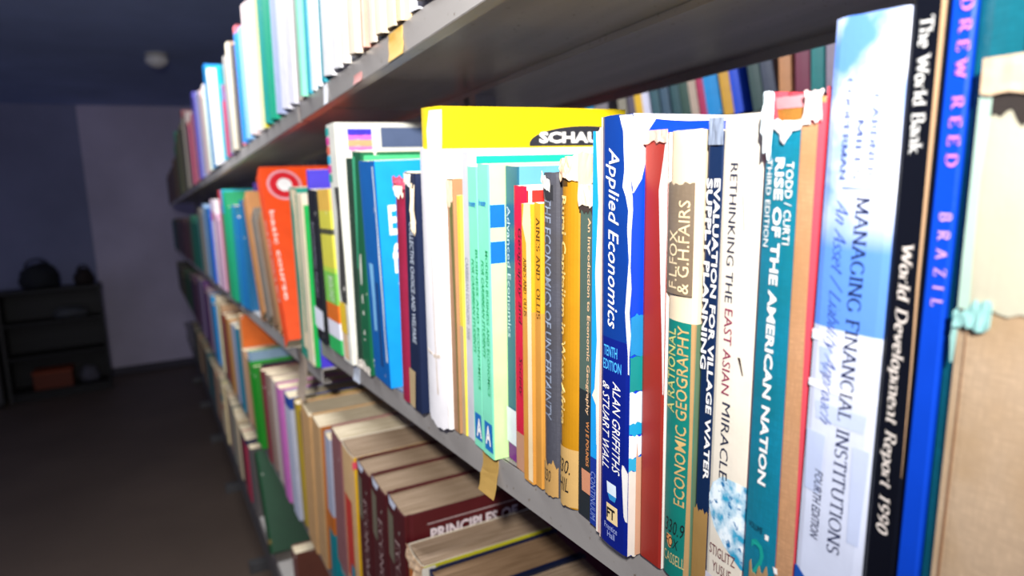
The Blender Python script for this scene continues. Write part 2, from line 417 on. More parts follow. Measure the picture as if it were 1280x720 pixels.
# ------------------------------------------------------------------ blurred books: one mesh each (boards, spine and page block)
LABELS = set()
def ordinal(n):
    if n <= 10: return ['', 'first', 'second', 'third', 'fourth', 'fifth', 'sixth', 'seventh', 'eighth', 'ninth', 'tenth'][n]
    return '%d%s' % (n, 'th' if 10 < n % 100 < 14 else {1: 'st', 2: 'nd', 3: 'rd'}.get(n % 10, 'th'))
def far_book(label, x0, y, zs, k, T, H, D, hexc, group, near=None, marks=(), flip=False):
    ph = math.atan(-k); lift = T*math.sin(ph) if ph > 0 else 0
    tc, r = .0016, min(.003, T*.2); V, F, I = [], [], []
    mats = [mat(hexc, 'paper', .45, .15), PAGES, mat(near, 'paper', .45, .15) if near else mat(hexc, 'paper', .45, .15)]
    pr = [(D, 0), (r, 0), (r*.3, -r*.35), (0, -r), (-.0005, -T/2), (0, -T+r), (r*.3, -T+r*.35), (r, -T), (D, -T)]
    zz = sorted(set([0, H] + [a for a, b, c in marks] + [b for a, b, c in marks]))
    for z in zz: V += [(x, y_, z) for x, y_ in pr]
    n = len(pr)
    for j in range(len(zz)-1):
        zc = (zz[j]+zz[j+1])/2; mi = 0
        for a, b, c in marks:
            if a <= zc <= b:
                mm = mat(c, 'paper', .5)
                if mm not in mats: mats.append(mm)
                mi = mats.index(mm)
        for i in range(n-1):
            F.append((j*n+i, (j+1)*n+i, (j+1)*n+i+1, j*n+i+1)); I.append(mi if i < n-2 else (2 if near else mi))
    a = len(V); F0 = len(F)
    box(V, F, tc, D-.002, -T+tc, -tc, .002, H-.003); I += [1]*(len(F)-F0)
    b = len(V)                                                # inner faces of the boards, so the cover has thickness
    F0 = len(F); box(V, F, r, D, -tc, -.0001, .0003, H-.0003); box(V, F, r, D, -T+.0001, -T+tc, .0003, H-.0003); I += [0]*6+[2]*6
    o = mesh('book', V, F, None, mats, I)
    o.location = (x0, y, zs+lift+.0003); o.rotation_euler = (ph, 0, 0)
    assert label not in LABELS, label
    LABELS.add(label)
    return tag(o, label, 'book', group)
def jitter(h, a=14):
    return '#' + ''.join('%02x' % max(0, min(255, int(h[i:i+2], 16)+random.randint(-a, a))) for i in (1, 3, 5))
def row(where, group, zs, entries, yend, tmax, D=.17, tail='from the far end'):
    # entries: (y of the far edge, colour, colour name, height, lean, x of spine[, extra dict])
    flat = []
    for i, e in enumerate(entries):
        y = e[0]; nxt = entries[i+1][0] if i+1 < len(entries) else yend
        tm = tmax(y) if callable(tmax) else tmax
        n = max(1, round((y-nxt)/tm)); s = (y-nxt)/n
        ex = e[6] if len(e) > 6 else {}
        for q in range(n):
            hh = e[3] if q == 0 else e[3]*random.uniform(.86, 1.0)
            flat.append([y-s*q, e[1] if q == 0 else jitter(e[1]), e[2], hh, e[4], e[5]+random.uniform(-.004, .004), ex if q == 0 else {}])
    flat.append([yend, '', '', .3, flat[-1][4], 0, {}])
    out = []
    for i in range(len(flat)-1):
        y, c, nm, H, k, x0, ex = flat[i]; f2 = flat[i+1]
        h = min(H, f2[3]); g0 = y-f2[0]; g1 = g0+(k-f2[4])*h
        T = max(.006, min(g0, g1)*math.cos(math.atan(k))-.0012)
        if 'T' in ex: T = min(T, ex['T'])
        size = 'tall ' if H > .27 else ('short ' if H < .2 else '')
        lab = ex.get('label') or '%s%s book on the %s, %s %s' % (size, nm, where, ordinal(i+1), tail)
        far_book(lab, x0, y, zs, k, T, H, ex.get('D', D), c, group, ex.get('near'), ex.get('marks', ()))
W, CR = '#efeaf0', '#e3d6bd'
row('top shelf row', 'blurred books along the top shelf', SH_UP, [
    (7.55,'#2c3350','navy',.26,-.02,-.004),(7.2,'#6e5045','brown',.27,-.02,-.004),(6.5,'#5d4a48','brown',.27,-.02,-.004),(5.9,'#75503f','rust brown',.28,-.02,-.004),(5.35,'#6a6a48','olive',.34,-.03,-.005,{'marks':((.28,.34,'#3fae84'),)}),(5.05,'#67603f','olive',.40,-.05,-.005,{'marks':((.33,.40,'#49b090'),)}),
    (4.55,'#8f8565','khaki',.38,-.05,-.005),(4.1,'#c9bda6','buff',.40,-.05,-.005,{'marks':((.36,.40,'#b56a6a'),)}),(3.8,'#d2707c','pinkish red',.30,-.06,-.005),(3.5,'#d98a92','pink',.30,-.06,-.005),
    (3.30,'#6a62c8','violet',.36,-.08,-.005),(3.1,'#b9b6e4','lavender',.33,-.08,-.005),(2.93,'#ecc9c2','shell pink',.31,-.08,-.006),(2.75,'#e9dedc','white',.30,-.08,-.006),(2.61,'#1676c4','blue',.34,-.08,-.006),(2.54,'#1a8aa6','teal blue',.32,-.08,-.006),
    (2.46,W,'white',.30,-.09,-.006),(2.30,'#e5e8ef','white',.27,-.09,-.006),(2.25,'#1d9fb4','teal',.27,-.10,-.006),(2.15,'#8d5a86','mauve',.20,-.10,-.006),(2.11,'#c23a58','crimson',.15,-.10,-.004),(2.07,'#5b48a0','purple',.17,-.10,-.004),
    (2.03,'#9a9894','grey',.25,-.12,-.006),(1.935,CR,'cream',.26,-.12,-.008),(1.87,'#4b4a52','charcoal',.245,-.12,-.004),(1.83,'#d8707a','rose',.275,-.13,-.002),(1.77,'#2a90dc','sky blue',.245,-.13,-.008),(1.71,'#8fc3ee','pale blue',.24,-.13,-.006),
    (1.63,'#f2dcd8','pinkish white',.265,-.14,-.008),(1.54,'#efe4df','white',.26,-.14,-.006),(1.475,'#f3ecc8','ivory',.30,-.14,-.006,{'marks':((.262,.30,'#35a9dc'),)}),(1.435,'#efe23c','yellow',.25,-.14,-.006),(1.415,'#0aa394','bright teal',.29,-.14,-.010,{'T':.10}),
    (1.29,'#b9c4e6','lavender blue',.28,-.15,-.006),(1.225,'#f0eef6','white',.28,-.15,-.008),(1.165,'#ece9f2','white',.27,-.15,-.006),(1.112,'#b7ada0','grey spiral-edged',.27,-.15,-.004),(1.085,'#d8a9a0','dusty pink',.26,-.15,-.004),(1.064,'#8fe0c0','mint',.28,-.15,-.006),(1.042,'#2fb2c8','cyan',.27,-.15,-.004),
    (1.018,'#f1f3f2','white',.28,-.15,-.006),(.992,'#36b0bc','turquoise-edged',.27,-.15,-.003),(.976,'#f2f2f2','white',.28,-.15,-.006)], .957, lambda y: .11 if y > 4 else (.085 if y > 2.6 else .06), tail="from the far end")
row('nearest unit top shelf', 'blown-out books on the nearest top shelf', SH_UP, [
    (.948,'#1f98a8','teal-edged',.27,-.15,-.003),(.928,'#f2f0ee','white',.28,-.15,-.007),(.875,'#f0eeee','white',.27,-.14,-.007),(.828,'#eee6da','white',.28,-.13,-.007),(.806,'#d9dcd6','pale grey',.26,-.13,-.005),(.785,'#ecdcc4','cream',.27,-.12,-.007),
    (.752,'#dcae96','salmon',.26,-.12,-.006),(.735,'#d2a08c','salmon',.26,-.12,-.006),(.722,'#e4d2bc','cream',.27,-.11,-.006,{'marks':((.045,.27,'#b04a6c'),),'label':'cream book with a rose upper spine on the nearest top shelf'}),(.700,'#3f4c5c','slate',.24,-.11,-.001),(.688,'#ead9bb','cream',.27,-.10,-.007),
    (.662,'#e8d6b6','cream',.26,-.10,-.007),(.633,'#d9bf94','tan',.25,-.10,-.006),(.615,'#4a4448','dark grey',.24,-.10,.004),(.604,'#dad8dc','light grey',.25,-.10,-.006),(.573,'#ece8e2','white',.26,-.09,-.006),(.52,'#e5ddcc','cream',.26,-.09,-.006),(.45,'#d8d0c4','cream',.27,-.09,-.006),(.38,'#a8b0bc','grey',.26,-.08,-.006),(.30,'#e0d8cc','white',.27,-.08,-.006),(.2,'#c8a888','tan',.26,-.08,-.006)], .03, .05)
row('far middle shelf', 'blurred books along the far middle shelf', S2_MID, [
    (7.5,'#1c5c66','dark teal',.27,-.03,-.004),(6.9,'#3e3238','dark brown',.28,-.03,-.004),(6.2,'#4a383c','dark brown',.27,-.03,-.004),(5.5,'#5c3c46','maroon',.27,-.03,-.004),(4.9,'#4f4238','brown',.26,-.03,-.004),(4.35,'#167a5c','green',.28,-.05,-.005),(4.0,'#1c6c56','green',.27,-.05,-.005),
    (3.72,'#8d8480','grey',.31,-.06,-.005),(3.5,'#a39a92','grey buff',.30,-.06,-.005),(3.38,'#9fc0e6','pale blue',.32,-.06,-.005),(3.2,'#5d94cc','light blue',.30,-.06,-.005),(3.09,'#1868bc','blue',.30,-.07,-.005),(2.88,'#e6cfe2','pinkish white',.325,-.07,-.008,{'marks':((.25,.285,'#c84a78'),)}),(2.72,'#c89ab8','mauve',.27,-.07,-.005),
    (2.585,'#d44a52','red',.345,-.08,-.002),(2.48,'#8c5a6c','dusky rose',.30,-.08,-.006),(2.405,'#0f9c66','bright green',.345,-.08,-.010,{'marks':((.27,.345,'#20a0d4'),)}),(2.28,'#18a070','green',.29,-.08,-.008),(2.15,'#1a7ca4','teal blue',.29,-.09,-.006),(2.01,'#1a6c9c','teal blue',.30,-.09,-.006,{'T':.05}),(1.955,'#4a3080','purple',.345,-.09,.03,{'D':.17,'T':.02,'label':'dark purple book rising behind the leaning tan books, far middle shelf'})], 1.88, lambda y: .12 if y > 4.2 else .075)
row('leaning run', 'leaning books on the far middle shelf', S2_MID, [
    (1.76,'#b07a4a','tan',.315,.42,-.006,{'label':'tall tan book leaning away, just past the sideways-leaning run on far middle shelf'}),(1.675,'#7a7064','grey brown',.27,.43,-.004,{'label':'grey brown leaning book behind the leaning orange book, far middle shelf'}),(1.59,'#8c6a4c','brown',.26,.44,-.002,{'label':'dull brown leaning book, second beyond the navy leaning book'}),
    (1.51,'#c08a5a','tan',.285,.46,-.006,{'label':'pale tan leaning book just beyond the navy leaning one'}),(1.415,'#1c2c64','navy',.27,.47,-.002,{'label':'navy book leaning between pale tan and orange ones'})], 1.36, .2)

# ------------------------------------------------------------------ orange book and its neighbours at the end of the second unit
b = Book('bright orange paperback leaning away, white disc in red ring on its cover', -.020, 1.352, S2_MID, .48, .052, .368, .19, '#f4511c', wear=.15)
b.text('CHEMISTRY', -.020, -.034, .08, .26, INK('#f7d9c4'), 'down', bold=.01)
b.text('basic course', .006, .015, .08, .27, INK('#f7e6da'), 'down', zone='near', bold=.01)
for nm, r_, c_, of in (('cover_ring', .034, '#e8a8b0', .0005), ('cover_emblem', .029, '#d4202c', .0008), ('cover_disc', .0145, '#f6f2ee', .0011)):
    V = [(.044, -b.T-of, .326)] + [(.044+r_*math.cos(i*math.pi/16), -b.T-of, .326+r_*math.sin(i*math.pi/16)) for i in range(32)]
    mesh(nm, V, [(0, 1+i, 1+(i+1) % 32) for i in range(32)], b.cover, [INK(c_)])
b = Book('teal paperback with ragged cream spine beside the orange leaning book', -.006, 1.262, S2_MID, -.07, .064, .300, .17, '#128a72', wear=.4)
b.rows('torn_spine_paper', [(.02,-.030,-.063),(.08,-.036,-.060),(.14,-.040,-.063),(.2,-.030,-.060),(.25,-.034,-.063),(.297,-.014,-.064)], mat('#dcc9a4', 'paper', .7), rough_edge=.004)
b = Book('ragged cream spined paperback between the teal and thin green ones', -.008, 1.196, S2_MID, -.07, .044, .288, .16, '#e4d6b4', wear=.6)
b.rows('peeled_strip', [(.287,-.0,-.010),(.2,-.0,-.006),(.12,-.0,-.012),(.05,-.0,-.008)], mat('#1c8a6c', 'paper', .6), rough_edge=.003)
b = Book('thin bright green book next to the ragged cream paperback', -.006, 1.1490, S2_MID, -.075, .009, .27, .16, '#17b04c', wear=.3)
b = Book('violet blue book rising behind the black and yellow books', .000, 1.1375, S2_MID, -.080, .008, .325, .19, '#4a3cc8', wear=.2)

# ------------------------------------------------------------------ the sharp row on the middle shelf, far to near
TXT_W, TXT_K = INK('#f4f1ea'), INK('#15151a')
Z = SH_MID
G = 'books in the sharp row on the nearest middle shelf'
b = Book('black paperback with white paper band, next to the yellow-green book', -.006, 1.112, Z, -.085, .056, .238, .15, '#15171f', wear=.25, group=G)
b.text('ACCOUNTING THEORY', -.016, -.036, .07, .19, INK('#8d8d98'), 'down')
b.band('paper_band', -.0, -.056, .020, .052, mat('#e4e6ee', 'paper', .6), off=.0012, jag_lo=.002)
b = Book('yellow and lime green paperback with orange block low on the spine', -.006, 1.028, Z, -.02, .070, .236, .15, '#dcd44a', wear=.2, group=G,
    bands=((0,.022,mat('#2fb45c'),('spine','near')),(.022,.046,mat('#e8e6ee'),('spine','near')),(.046,.072,mat('#e0701c'),('spine','near')),(.072,.118,mat('#7fc850'),('spine','near')),(.118,.125,mat('#b8d848'),('spine','near')),(.172,.180,mat('#4c4c34'),('spine','near')),(.206,.236,mat('#e8b84c'),('spine','near'))))
b.text('BIOLOGY', -.03, -.055, .075, .112, INK('#eef2e0'), 'down')
b = Book('tall white paperback with rainbow stripes on its spine and cover top', -.010, .930, Z, -.03, .045, .316, .19, '#e4e2d4', wear=.4, group=G)
for i, c_ in enumerate(('#18a8a0', '#e0409c', '#e86a4c', '#20b4d8', '#d8389c', '#28a890')):
    b.rows('spine_stripe', [(.312-.012*i, 0, -.016), (.302-.012*i, 0, -.016)], INK(c_))
b.rows('scuffed_patch', [(.235,-.022,-.044),(.2,-.028,-.044),(.15,-.02,-.044),(.1,-.012,-.044),(.082,-.016,-.044)], mat('#3c3a36', 'paper', .6, .8), rough_edge=.006)
b.rows('yellow_label', [(.082,-.004,-.034),(.040,-.004,-.034)], mat('#e8c22c', 'paper', .5), off=.0008)
b.rows('torn_spine_paper', [(.040,-.008,-.030),(.004,-.010,-.032)], mat('#d8b48c', 'paper', .7), rough_edge=.003)
for z0, z1, c_ in ((.300,.308,'#3a2cb4'), (.294,.300,'#e06ac0'), (.286,.294,'#e8a070'), (.281,.286,'#d878b0')):
    b.band('cover_stripe', .016, .048, z0, z1, INK(c_), zone='near', jag_lo=.001)
b.band('cover_panel', .060, .150, .284, .310, INK('#4c5a78'), zone='near')
b.band('cover_panel', .030, .10, .268, .279, INK('#a8c8e8'), zone='near')
b = Book('dark olive green clothbound book with faint lettering, worn foot', -.006, .884, Z, -.088, .035, .268, .16, '#2c4434', kind='hard', rnd=.004, cover_kind='cloth', wear=.3, group=G)
b.text('STATISTICS', -.012, -.024, .13, .21, INK('#5e6c5c'), 'down', font='serif')
b.band('torn_foot', -.004, -.034, .0, .012, mat('#d8cfc0', 'paper', .7), jag_hi=.006, lump=.002)
b = Book('green paperback with white scuffs down its spine', -.007, .846, Z, -.112, .036, .272, .17, '#15603c', wear=.5, group=G)
b.rows('faded_strip', [(.266,-.002,-.014),(.2,-.003,-.012),(.13,-.002,-.006)], mat('#3fae7c', 'paper', .5))
b.band('cover_edge', .004, .10, .258, .268, INK('#46b878'), zone='near')
for z0, z1, uc, hw in ((.150,.112,-.016,.004), (.100,.088,-.017,.003), (.080,.074,-.018,.003), (.055,.048,-.018,.003), (.044,.041,-.018,.002)):
    b.rows('torn_spot', [(z0,uc+hw*.4,uc-hw*.5),((z0+z1)/2,uc+hw,uc-hw),(z1,uc+hw*.6,uc-hw*.3)], mat('#e4e0d2', 'paper', .7), rough_edge=.002)
b.band('torn_foot', -.006, -.035, .0, .010, mat('#d8cfc0', 'paper', .7), jag_hi=.005, lump=.002)
b = Book('bright blue paperback with white-cracked spine and large white letters', -.006, .797, Z, -.078, .060, .256, .17, '#0a5ea8', wear=.15, group=G, nearcol='#1294e4', pitch=.02)
b.rows('cracked_crease', [(.25,-0.0520,-0.0565),(.18,-0.0535,-0.0575),(.15,-0.0520,-0.0565),(.1,-0.0535,-0.0575),(.07,-0.0525,-0.0570),(.03,-0.0530,-0.0565)], mat('#e2ecf2', 'paper', .6), rough_edge=.003)
b.rows('scuffed_patch', [(.14,-.014,-.026),(.10,-.017,-.027),(.06,-.016,-.024)], mat('#7cb8e0', 'paper', .6), rough_edge=.005)
b.rows('scuffed_patch', [(.12,-.034,-.040),(.02,-.030,-.040)], mat('#0a3c74', 'paper', .6), rough_edge=.003)
b.text('Economics', .012, .098, .175, .208, TXT_W, 'flat', zone='near', bold=.03)
b.text('for', .014, .040, .132, .166, TXT_W, 'flat', zone='near', bold=.03)
b.text('you', .018, .056, .085, .122, TXT_W, 'flat', zone='near', bold=.03)
b = Book('plain crimson maroon hardback with frayed pink spine cap', -.010, .692, Z, -.115, .031, .228, .15, '#9c2444', kind='hard', rnd=.005, cover_kind='cloth', wear=.2, group=G)
b.band('frayed_cap', .003, -.0315, .223, .234, mat('#d0506c', 'cloth', .8), lump=.005, jag_hi=.004, off=.0012)
b.band('torn_patch', -.018, -.030, .216, .226, mat('#e8d8c0', 'paper', .7), lump=.003, off=.003, jag_lo=.004)
b = Book('navy paperback with white lettering and a tan tape foot', -.011, .654, Z, -.122, .030, .236, .15, '#1a2440', wear=.3, group=G)
b.text('COLLECTIVE CHOICE AND WELFARE', -.012, -.022, .07, .19, INK('#c4ccd8'), 'down', bold=.01)
b.rows('tape_foot', [(.040,-.0,-.017),(.0,-.0,-.015)], mat('#b09870', 'paper', .7), off=.0008, rough_edge=.002)
b.band('torn_patch', -.022, -.030, .185, .222, mat('#dcc8a8', 'paper', .7), lump=.004, jag_lo=.006, jag_hi=.006)
b.band('torn_patch', -.003, -.02, .224, .235, mat('#e0d8cc', 'paper', .7), lump=.002, jag_lo=.003)
b = Book('yellow-topped workbook with its spine wrapped in white paper', -.010, .606, Z, -.091, .0445, .287, .195, '#eae6e4', wear=.1, group=G, rnd=.003,
    bands=((.252,.287,mat('#f2d40a','paper',.45),('spine','near')),))
b.band('white_wrapper',   .0006, -.0450, .0, lambda t: .252+.002*math.sin(t*9), mat('#ece8e8', 'paper', .55), off=.0016, n=18, jag_lo=.003, nz_=8)
b.rows('wrapper_crease', [(.16,-.026,-.027),(.09,-.027,-.0285),(.03,-.029,-.030)], mat('#bfa890', 'paper', .7), off=.0022, rough_edge=.003)
b.band('wrapper_crease', -.004, -.036, .066, .068, mat('#cfc0b0', 'paper', .7), off=.0021, jag_lo=.002, jag_hi=.002)
b.rows('torn_spine_paper', [(.252,-.024,-.047),(.268,-.022,-.047),(.284,-.026,-.047)], mat('#f0ece6', 'paper', .6), rough_edge=.004)
V = [(.150+.062*math.cos(i*math.pi/24), -b.T-.0006, .2555+.016*math.sin(i*math.pi/24)) for i in range(25)]
V2 = V + [(v[0], v[1], .2535) for v in V]
mesh('title_oval', V2, [(i, i+1, 26+i, 25+i) for i in range(24)], b.cover, [INK('#2a2a30')])
b.text('SCHAUM', .098, .180, .256, .266, TXT_W, 'flat', zone='near', bold=.04, off=.0012)
b = Book('brown book with peeled olive-edged spine', -.004, .5605, Z, -.087, .0145, .226, .15, '#a87c58', wear=.5, group=G)
b.rows('peeled_strip', [(.226,-.005,-.0145),(.19,-.007,-.0145),(.1,-.0115,-.0145),(.0,-.0125,-.0145)], mat('#6c6a34', 'paper', .6), rough_edge=.0015)
b.band('torn_cap', -.001, -.0145, .205, .225, mat('#e6c8a8', 'paper', .7), jag_lo=.006, lump=.001)
b = Book('very thin yellow booklet squeezed beside the brown book', -.0015, .5455, Z, -.09, .0085, .212, .15, '#e4d24c', wear=.3, group=G)
b.rows('worn_strip', [(.1,-.0005,-.008),(.05,-.001,-.008),(.0,-.0005,-.008)], mat('#c4a884', 'paper', .7), rough_edge=.0015)
b = Book('pale grey paperback with a teal line across its cover top', -.0015, .5345, Z, -.095, .0150, .246, .19, '#c9c8cc', wear=.15, group=G, nearcol='#e8e0cc')
b.text('CARIBBEAN ECONOMY 2000', -.004, -.010, .09, .16, INK('#8f9098'), 'down')
b.band('cover_line', .006, .15, .2365, .2425, INK('#12a890'), zone='near')
for i, (lab, x0_, y_, t_, k_) in enumerate((('mint green school paperback touching the pale grey one', -.005, .5135, .0185, -.082), ('mint green school paperback with blue-checked cover edge', -.0075, .4915, .0205, -.089))):
    b = Book(lab, x0_, y_, Z, k_, t_, .2325, .17, '#80dab6', wear=.06, group=G, nearcol='#bfe89a')
    b.text('MODERN BUSINESS AND ECONOMICS' if i else 'BUSINESS AND ECONOMICS', -.0125, -.0165, .052, .168, INK('#149a58'), 'down', bold=.012)
    b.text('FOR CARIBBEAN STUDENTS', -.005, -.0095, .082, .160, INK('#149a58'), 'down', bold=.02, shear=.25)
    b.text('for secondary', -.003, -.015, .200, .2065, INK('#1c78c0'), 'flat', part='small_lettering', bold=.03)
    mesh_rows = [(.029,-.005,-.0185),(.005,-.006,-.0198)] if i else [(.030,-.004,-.0155),(.007,-.004,-.0170)]
    b.rows('publisher_badge', mesh_rows, INK('#1c6cb4'), off=.0005)
    b.text('A', -.0075, -.0170, .010, .0265, TXT_W, 'flat', part='badge_letter', bold=.03, off=.0009)
    if i:
        b.band('blue_square', .0, .0125, .186, .203, INK('#0c64c0'), zone='near')
        b.band('blue_square', .0, .0125, .159, .1755, INK('#0c64c0'), zone='near')
b = Book('slate teal paperback with white sticker and purple foot', .004, .4690, Z, -.094, .021, .229, .15, '#2c6478', wear=.15, group=G, nearcol='#5c98b0',
    bands=((0,.013,mat('#74207c'),('spine','near')),))
b.text('Advanced Economics', -.0035, -.0085, .10, .20, INK('#c4d8dc'), 'down')
b.rows('spine_label', [(.043,-.0005,-.018),(.014,-.0005,-.018)], mat('#dfe4ea', 'paper', .55), off=.0007)
b.text('330', -.004, -.014, .030, .038, INK('#6a707c'), 'flat', part='call_number')
b = Book('slim crimson book with black lettering and tan worn foot', -.001, .4465, Z, -.092, .0185, .2145, .15, '#c4183c', wear=.15, group=G, nearcol='#e03028',
    bands=((0,.030,mat('#b8886c','paper',.6,.3),('spine','near')),(.2115,.2145,mat('#f0e0dc'),('near',))))
b.text('Geography and', -.006, -.012, .115, .185, TXT_K, 'down', shear=.2); b.text('Society', -.006, -.012, .060, .09, TXT_K, 'down', shear=.2)
b.rows('cover_strip', [(.2145,.0018,.0045),(.19,.0018,.0045)], INK('#f2e6dc'), zone='near')
for i, (lab, x0_, y_, t_) in enumerate((('golden book with cream creased spine edge and ragged top', -.006, .4255, .0140), ('golden book with black lettering next to the grey clothbound one', -.0045, .4105, .0095))):
    b = Book(lab, x0_, y_, Z, -.086, t_, .202, .14, '#d99c24', wear=.1, group=G, bands=((0,.128,mat('#c88c3c','paper',.5,.1),('spine','near')),))
    if i == 0:
        b.rows('creased_strip', [(.202,-.004,-.014),(.188,-.002,-.014),(.175,-.0075,-.014),(.1,-.0085,-.0138),(.002,-.0085,-.0138)], mat('#e8cfa4', 'paper', .6), rough_edge=.0015)
    b.text('HAINES AND HOLLIS', -.0035, -.0078 if i == 0 else -.0085, .124, .193 if i else .165, INK('#5a3c10'), 'down', font='serif', bold=.02)
b = Book('grey clothbound book with dark sunken lettering and torn cap', -.005, .4005, Z, -.084, .0185, .2205, .15, '#4c4c54', kind='hard', rnd=.003, cover_kind='cloth', wear=.1, group=G)
b.text('THE ECONOMICS OF UNCERTAINTY', -.0055, -.0130, .055, .205, INK('#7c8494'), 'down', shear=.1, bold=.015)
b.band('torn_cap', .001, -.013, lambda t: .2145-.006*t, lambda t: .2210-.005*t, mat('#d8d2c6', 'paper', .7), jag_lo=.001, jag_hi=.001, lump=.0018, off=.0010)
b.band('torn_cap', -.002, -.015, .204, .213, mat('#26262c', 'cloth', .8), jag_lo=.004, off=.0007)
b.band('spine_label', -.0, -.0185, .0, .024, mat('#b48c50', 'paper', .7), off=.0009, jag_hi=.004, jag_lo=.002)
b.text('330', -.005, -.013, .010, .019, TXT_K, 'flat', part='call_number', shear=.2, off=.0013)
b = Book('gold ochre clothbound book with pale yellow title and torn paper cap', -.006, .3805, Z, -.091, .0222, .222, .15, '#b07a10', kind='hard', rnd=.005, cover_kind='paper', wear=.04, group=G, nearcol='#d8a058')
b.text('Rural Capitalism in West Africa', -.0025, -.0118, .056, .205, INK('#eecb78'), 'down', bold=.022)
b.text('hill', -.004, -.013, .211, .2185, INK('#4a3008'), 'flat', part='author_lettering', bold=.05)
b.band('torn_cap', .001, -.0222, lambda t: .2165-.006*abs(t-.5), lambda t: .2245+.006*t, mat('#e4bc98', 'paper', .75), jag_lo=.003, jag_hi=.0015, lump=.003, off=.0010)
b.band('torn_cap', .001, .022, lambda t: .2100+.006*t, .2305, mat('#dcb08c', 'paper', .75), jag_lo=.003, jag_hi=.0012, lump=.0006, off=.0003, zone='near')
b.band('spine_label', .0, -.0222, .0, .042, mat('#c09a5c', 'paper', .7), off=.0008, jag_lo=.0015)
b.text('330.', -.004, -.017, .024, .034, TXT_K, 'flat', part='call_number', shear=.25, off=.0013)
b.text('HIL', -.006, -.016, .011, .021, TXT_K, 'flat', part='call_number', shear=.25, off=.0013)
b = Book('grey green book with blotched black foot and orange lettering', -.004, .3570, Z, -.088, .0150, .2105, .15, '#4c5e54', wear=.35, group=G,
    bands=((0,.085,mat('#20262a','paper',.6,.5),('spine','near')),))
b.text('An Introduction to Economic Geography', -.0085, -.0125, .07, .192, INK('#d8b088'), 'down', bold=.02)
b.text('W J E POUNDS', -.0085, -.0125, .036, .066, INK('#d88c50'), 'down', bold=.02)
b.band('torn_cap', .0, -.0155, .198, .211, mat('#ecd4b4', 'paper', .7), jag_lo=.002, lump=.002)
b.band('torn_cap', .0, -.0155, .1945, .200, mat('#3a2e28', 'paper', .7), jag_lo=.002, jag_hi=.002, off=.0003)
b.rows('spine_label', [(.033,-.0055,-.0155),(.018,-.0055,-.0155)], mat('#cf8c68', 'paper', .7), off=.0008, rough_edge=.001)
b = Book('thin sky blue booklet with torn white edge and navy foot', -.006, .3410, Z, -.084, .0100, .240, .15, '#1796dc', wear=.3, group=G,
    bands=((0,.045,mat('#16328c'),('spine','near')),))
b.rows('torn_edge', [(.24,-.004,-.010),(.2,-.007,-.010),(.16,-.0045,-.010),(.12,-.0068,-.010),(.09,-.005,-.010),(.085,-.003,-.010),(.080,-.0065,-.010),(.055,-.0068,-.010)], mat('#e8dcca', 'paper', .7), rough_edge=.002)
b.text('CONTINUUM', -.002, -.007, .004, .036, INK('#7c90cc'), 'down')
b = Book('thin booklet with mottled pink spine beside the navy blue textbook', -.0085, .3300, Z, -.079, .0078, .241, .16, '#ddb4a8', wear=.6, group=G)
b.rows('worn_strip', [(.24,-.0005,-.0028),(.15,-.0005,-.0024),(.08,-.0005,-.003),(.0,-.0005,-.0028)], mat('#efe4d4', 'paper', .7), rough_edge=.0015)

# navy blue textbook
b = Book('navy blue textbook with white title and torn white spine edge', -.013, .3205, Z, -.075, .0255, .2445, .175, '#0a1c78', wear=.04, group=G, nearcol='#0c3cc0', rough=.3, rnd=.0008,
    bands=((.125,.2445,mat('#0a3684','paper',.3,.03),('spine',)),))
b.text('Applied Economics', -.0048, -.0165, .131, .228, TXT_W, 'down', shear=.28, bold=.004)
b.text('TENTH', -.0040, -.0165, .1145, .1205, INK('#4cb0ec'), 'flat', bold=.01, part='edition_lettering')
b.text('EDITION', -.0035, -.0200, .1065, .1125, INK('#4cb0ec'), 'flat', bold=.01, part='edition_lettering')
b.text('ALAN GRIFFITHS', -.0128, -.0196, .047, .101, TXT_W, 'down', shear=.28, part='author_lettering')
b.text('& STUART WALL', -.0030, -.0098, .047, .099, TXT_W, 'down', shear=.28, part='author_lettering')
b.rows('publisher_emblem', [(.0395,-.0075,-.0160),(.037,-.0078,-.0164),(.0325,-.0085,-.0168)], INK('#dce8f0'), rough_edge=.001)
b.rows('publisher_emblem', [(.0325,-.0085,-.0168),(.029,-.0105,-.0155)], INK('#2c8cc8'))
b.rows('publisher_badge', [(.0262,-.0075,-.0178),(.0152,-.0078,-.0182)], INK('#f0d49c'))
b.text('FT', -.0088, -.0164, .0178, .0243, TXT_K, 'flat', bold=.03, part='badge_letter', off=.0009)
b.text('Prentice', -.0058, -.0180, .0098, .0136, INK('#a8b4e0'), 'flat', part='publisher_lettering'); b.text('Hall', -.0088, -.0158, .0052, .0090, INK('#a8b4e0'), 'flat', part='publisher_lettering')
b.rows('torn_spine_paper', [(.2440,-.0165,-.0262),(.236,-.019,-.0262),(.226,-.0195,-.0262),(.217,-.0205,-.0262),(.208,-.0185,-.0262),(.203,-.0215,-.0262),(.196,-.024,-.0262),(.186,-.0235,-.0262),(.17,-.0246,-.0262),(.155,-.0228,-.0262),(.142,-.0222,-.0258),(.130,-.0235,-.0262),(.118,-.0246,-.0258),(.108,-.0252,-.0256)], mat('#eceae6', 'paper', .65), rough_edge=.0018, nu=5)
b.rows('torn_spine_paper', [(.2425,.0008,.016),(.236,.0008,.0115),(.225,.0008,.010),(.212,.0008,.007),(.205,.0008,.002)], mat('#eceae6', 'paper', .65), zone='near', rough_edge=.002)
b.rows('torn_spine_paper', [(.0545,-.0212,-.0228),(.051,-.0208,-.0262),(.043,-.0216,-.0262),(.033,-.0225,-.0262),(.024,-.0232,-.0262),(.0215,-.0248,-.0262)], mat('#e6e2da', 'paper', .65), rough_edge=.001)
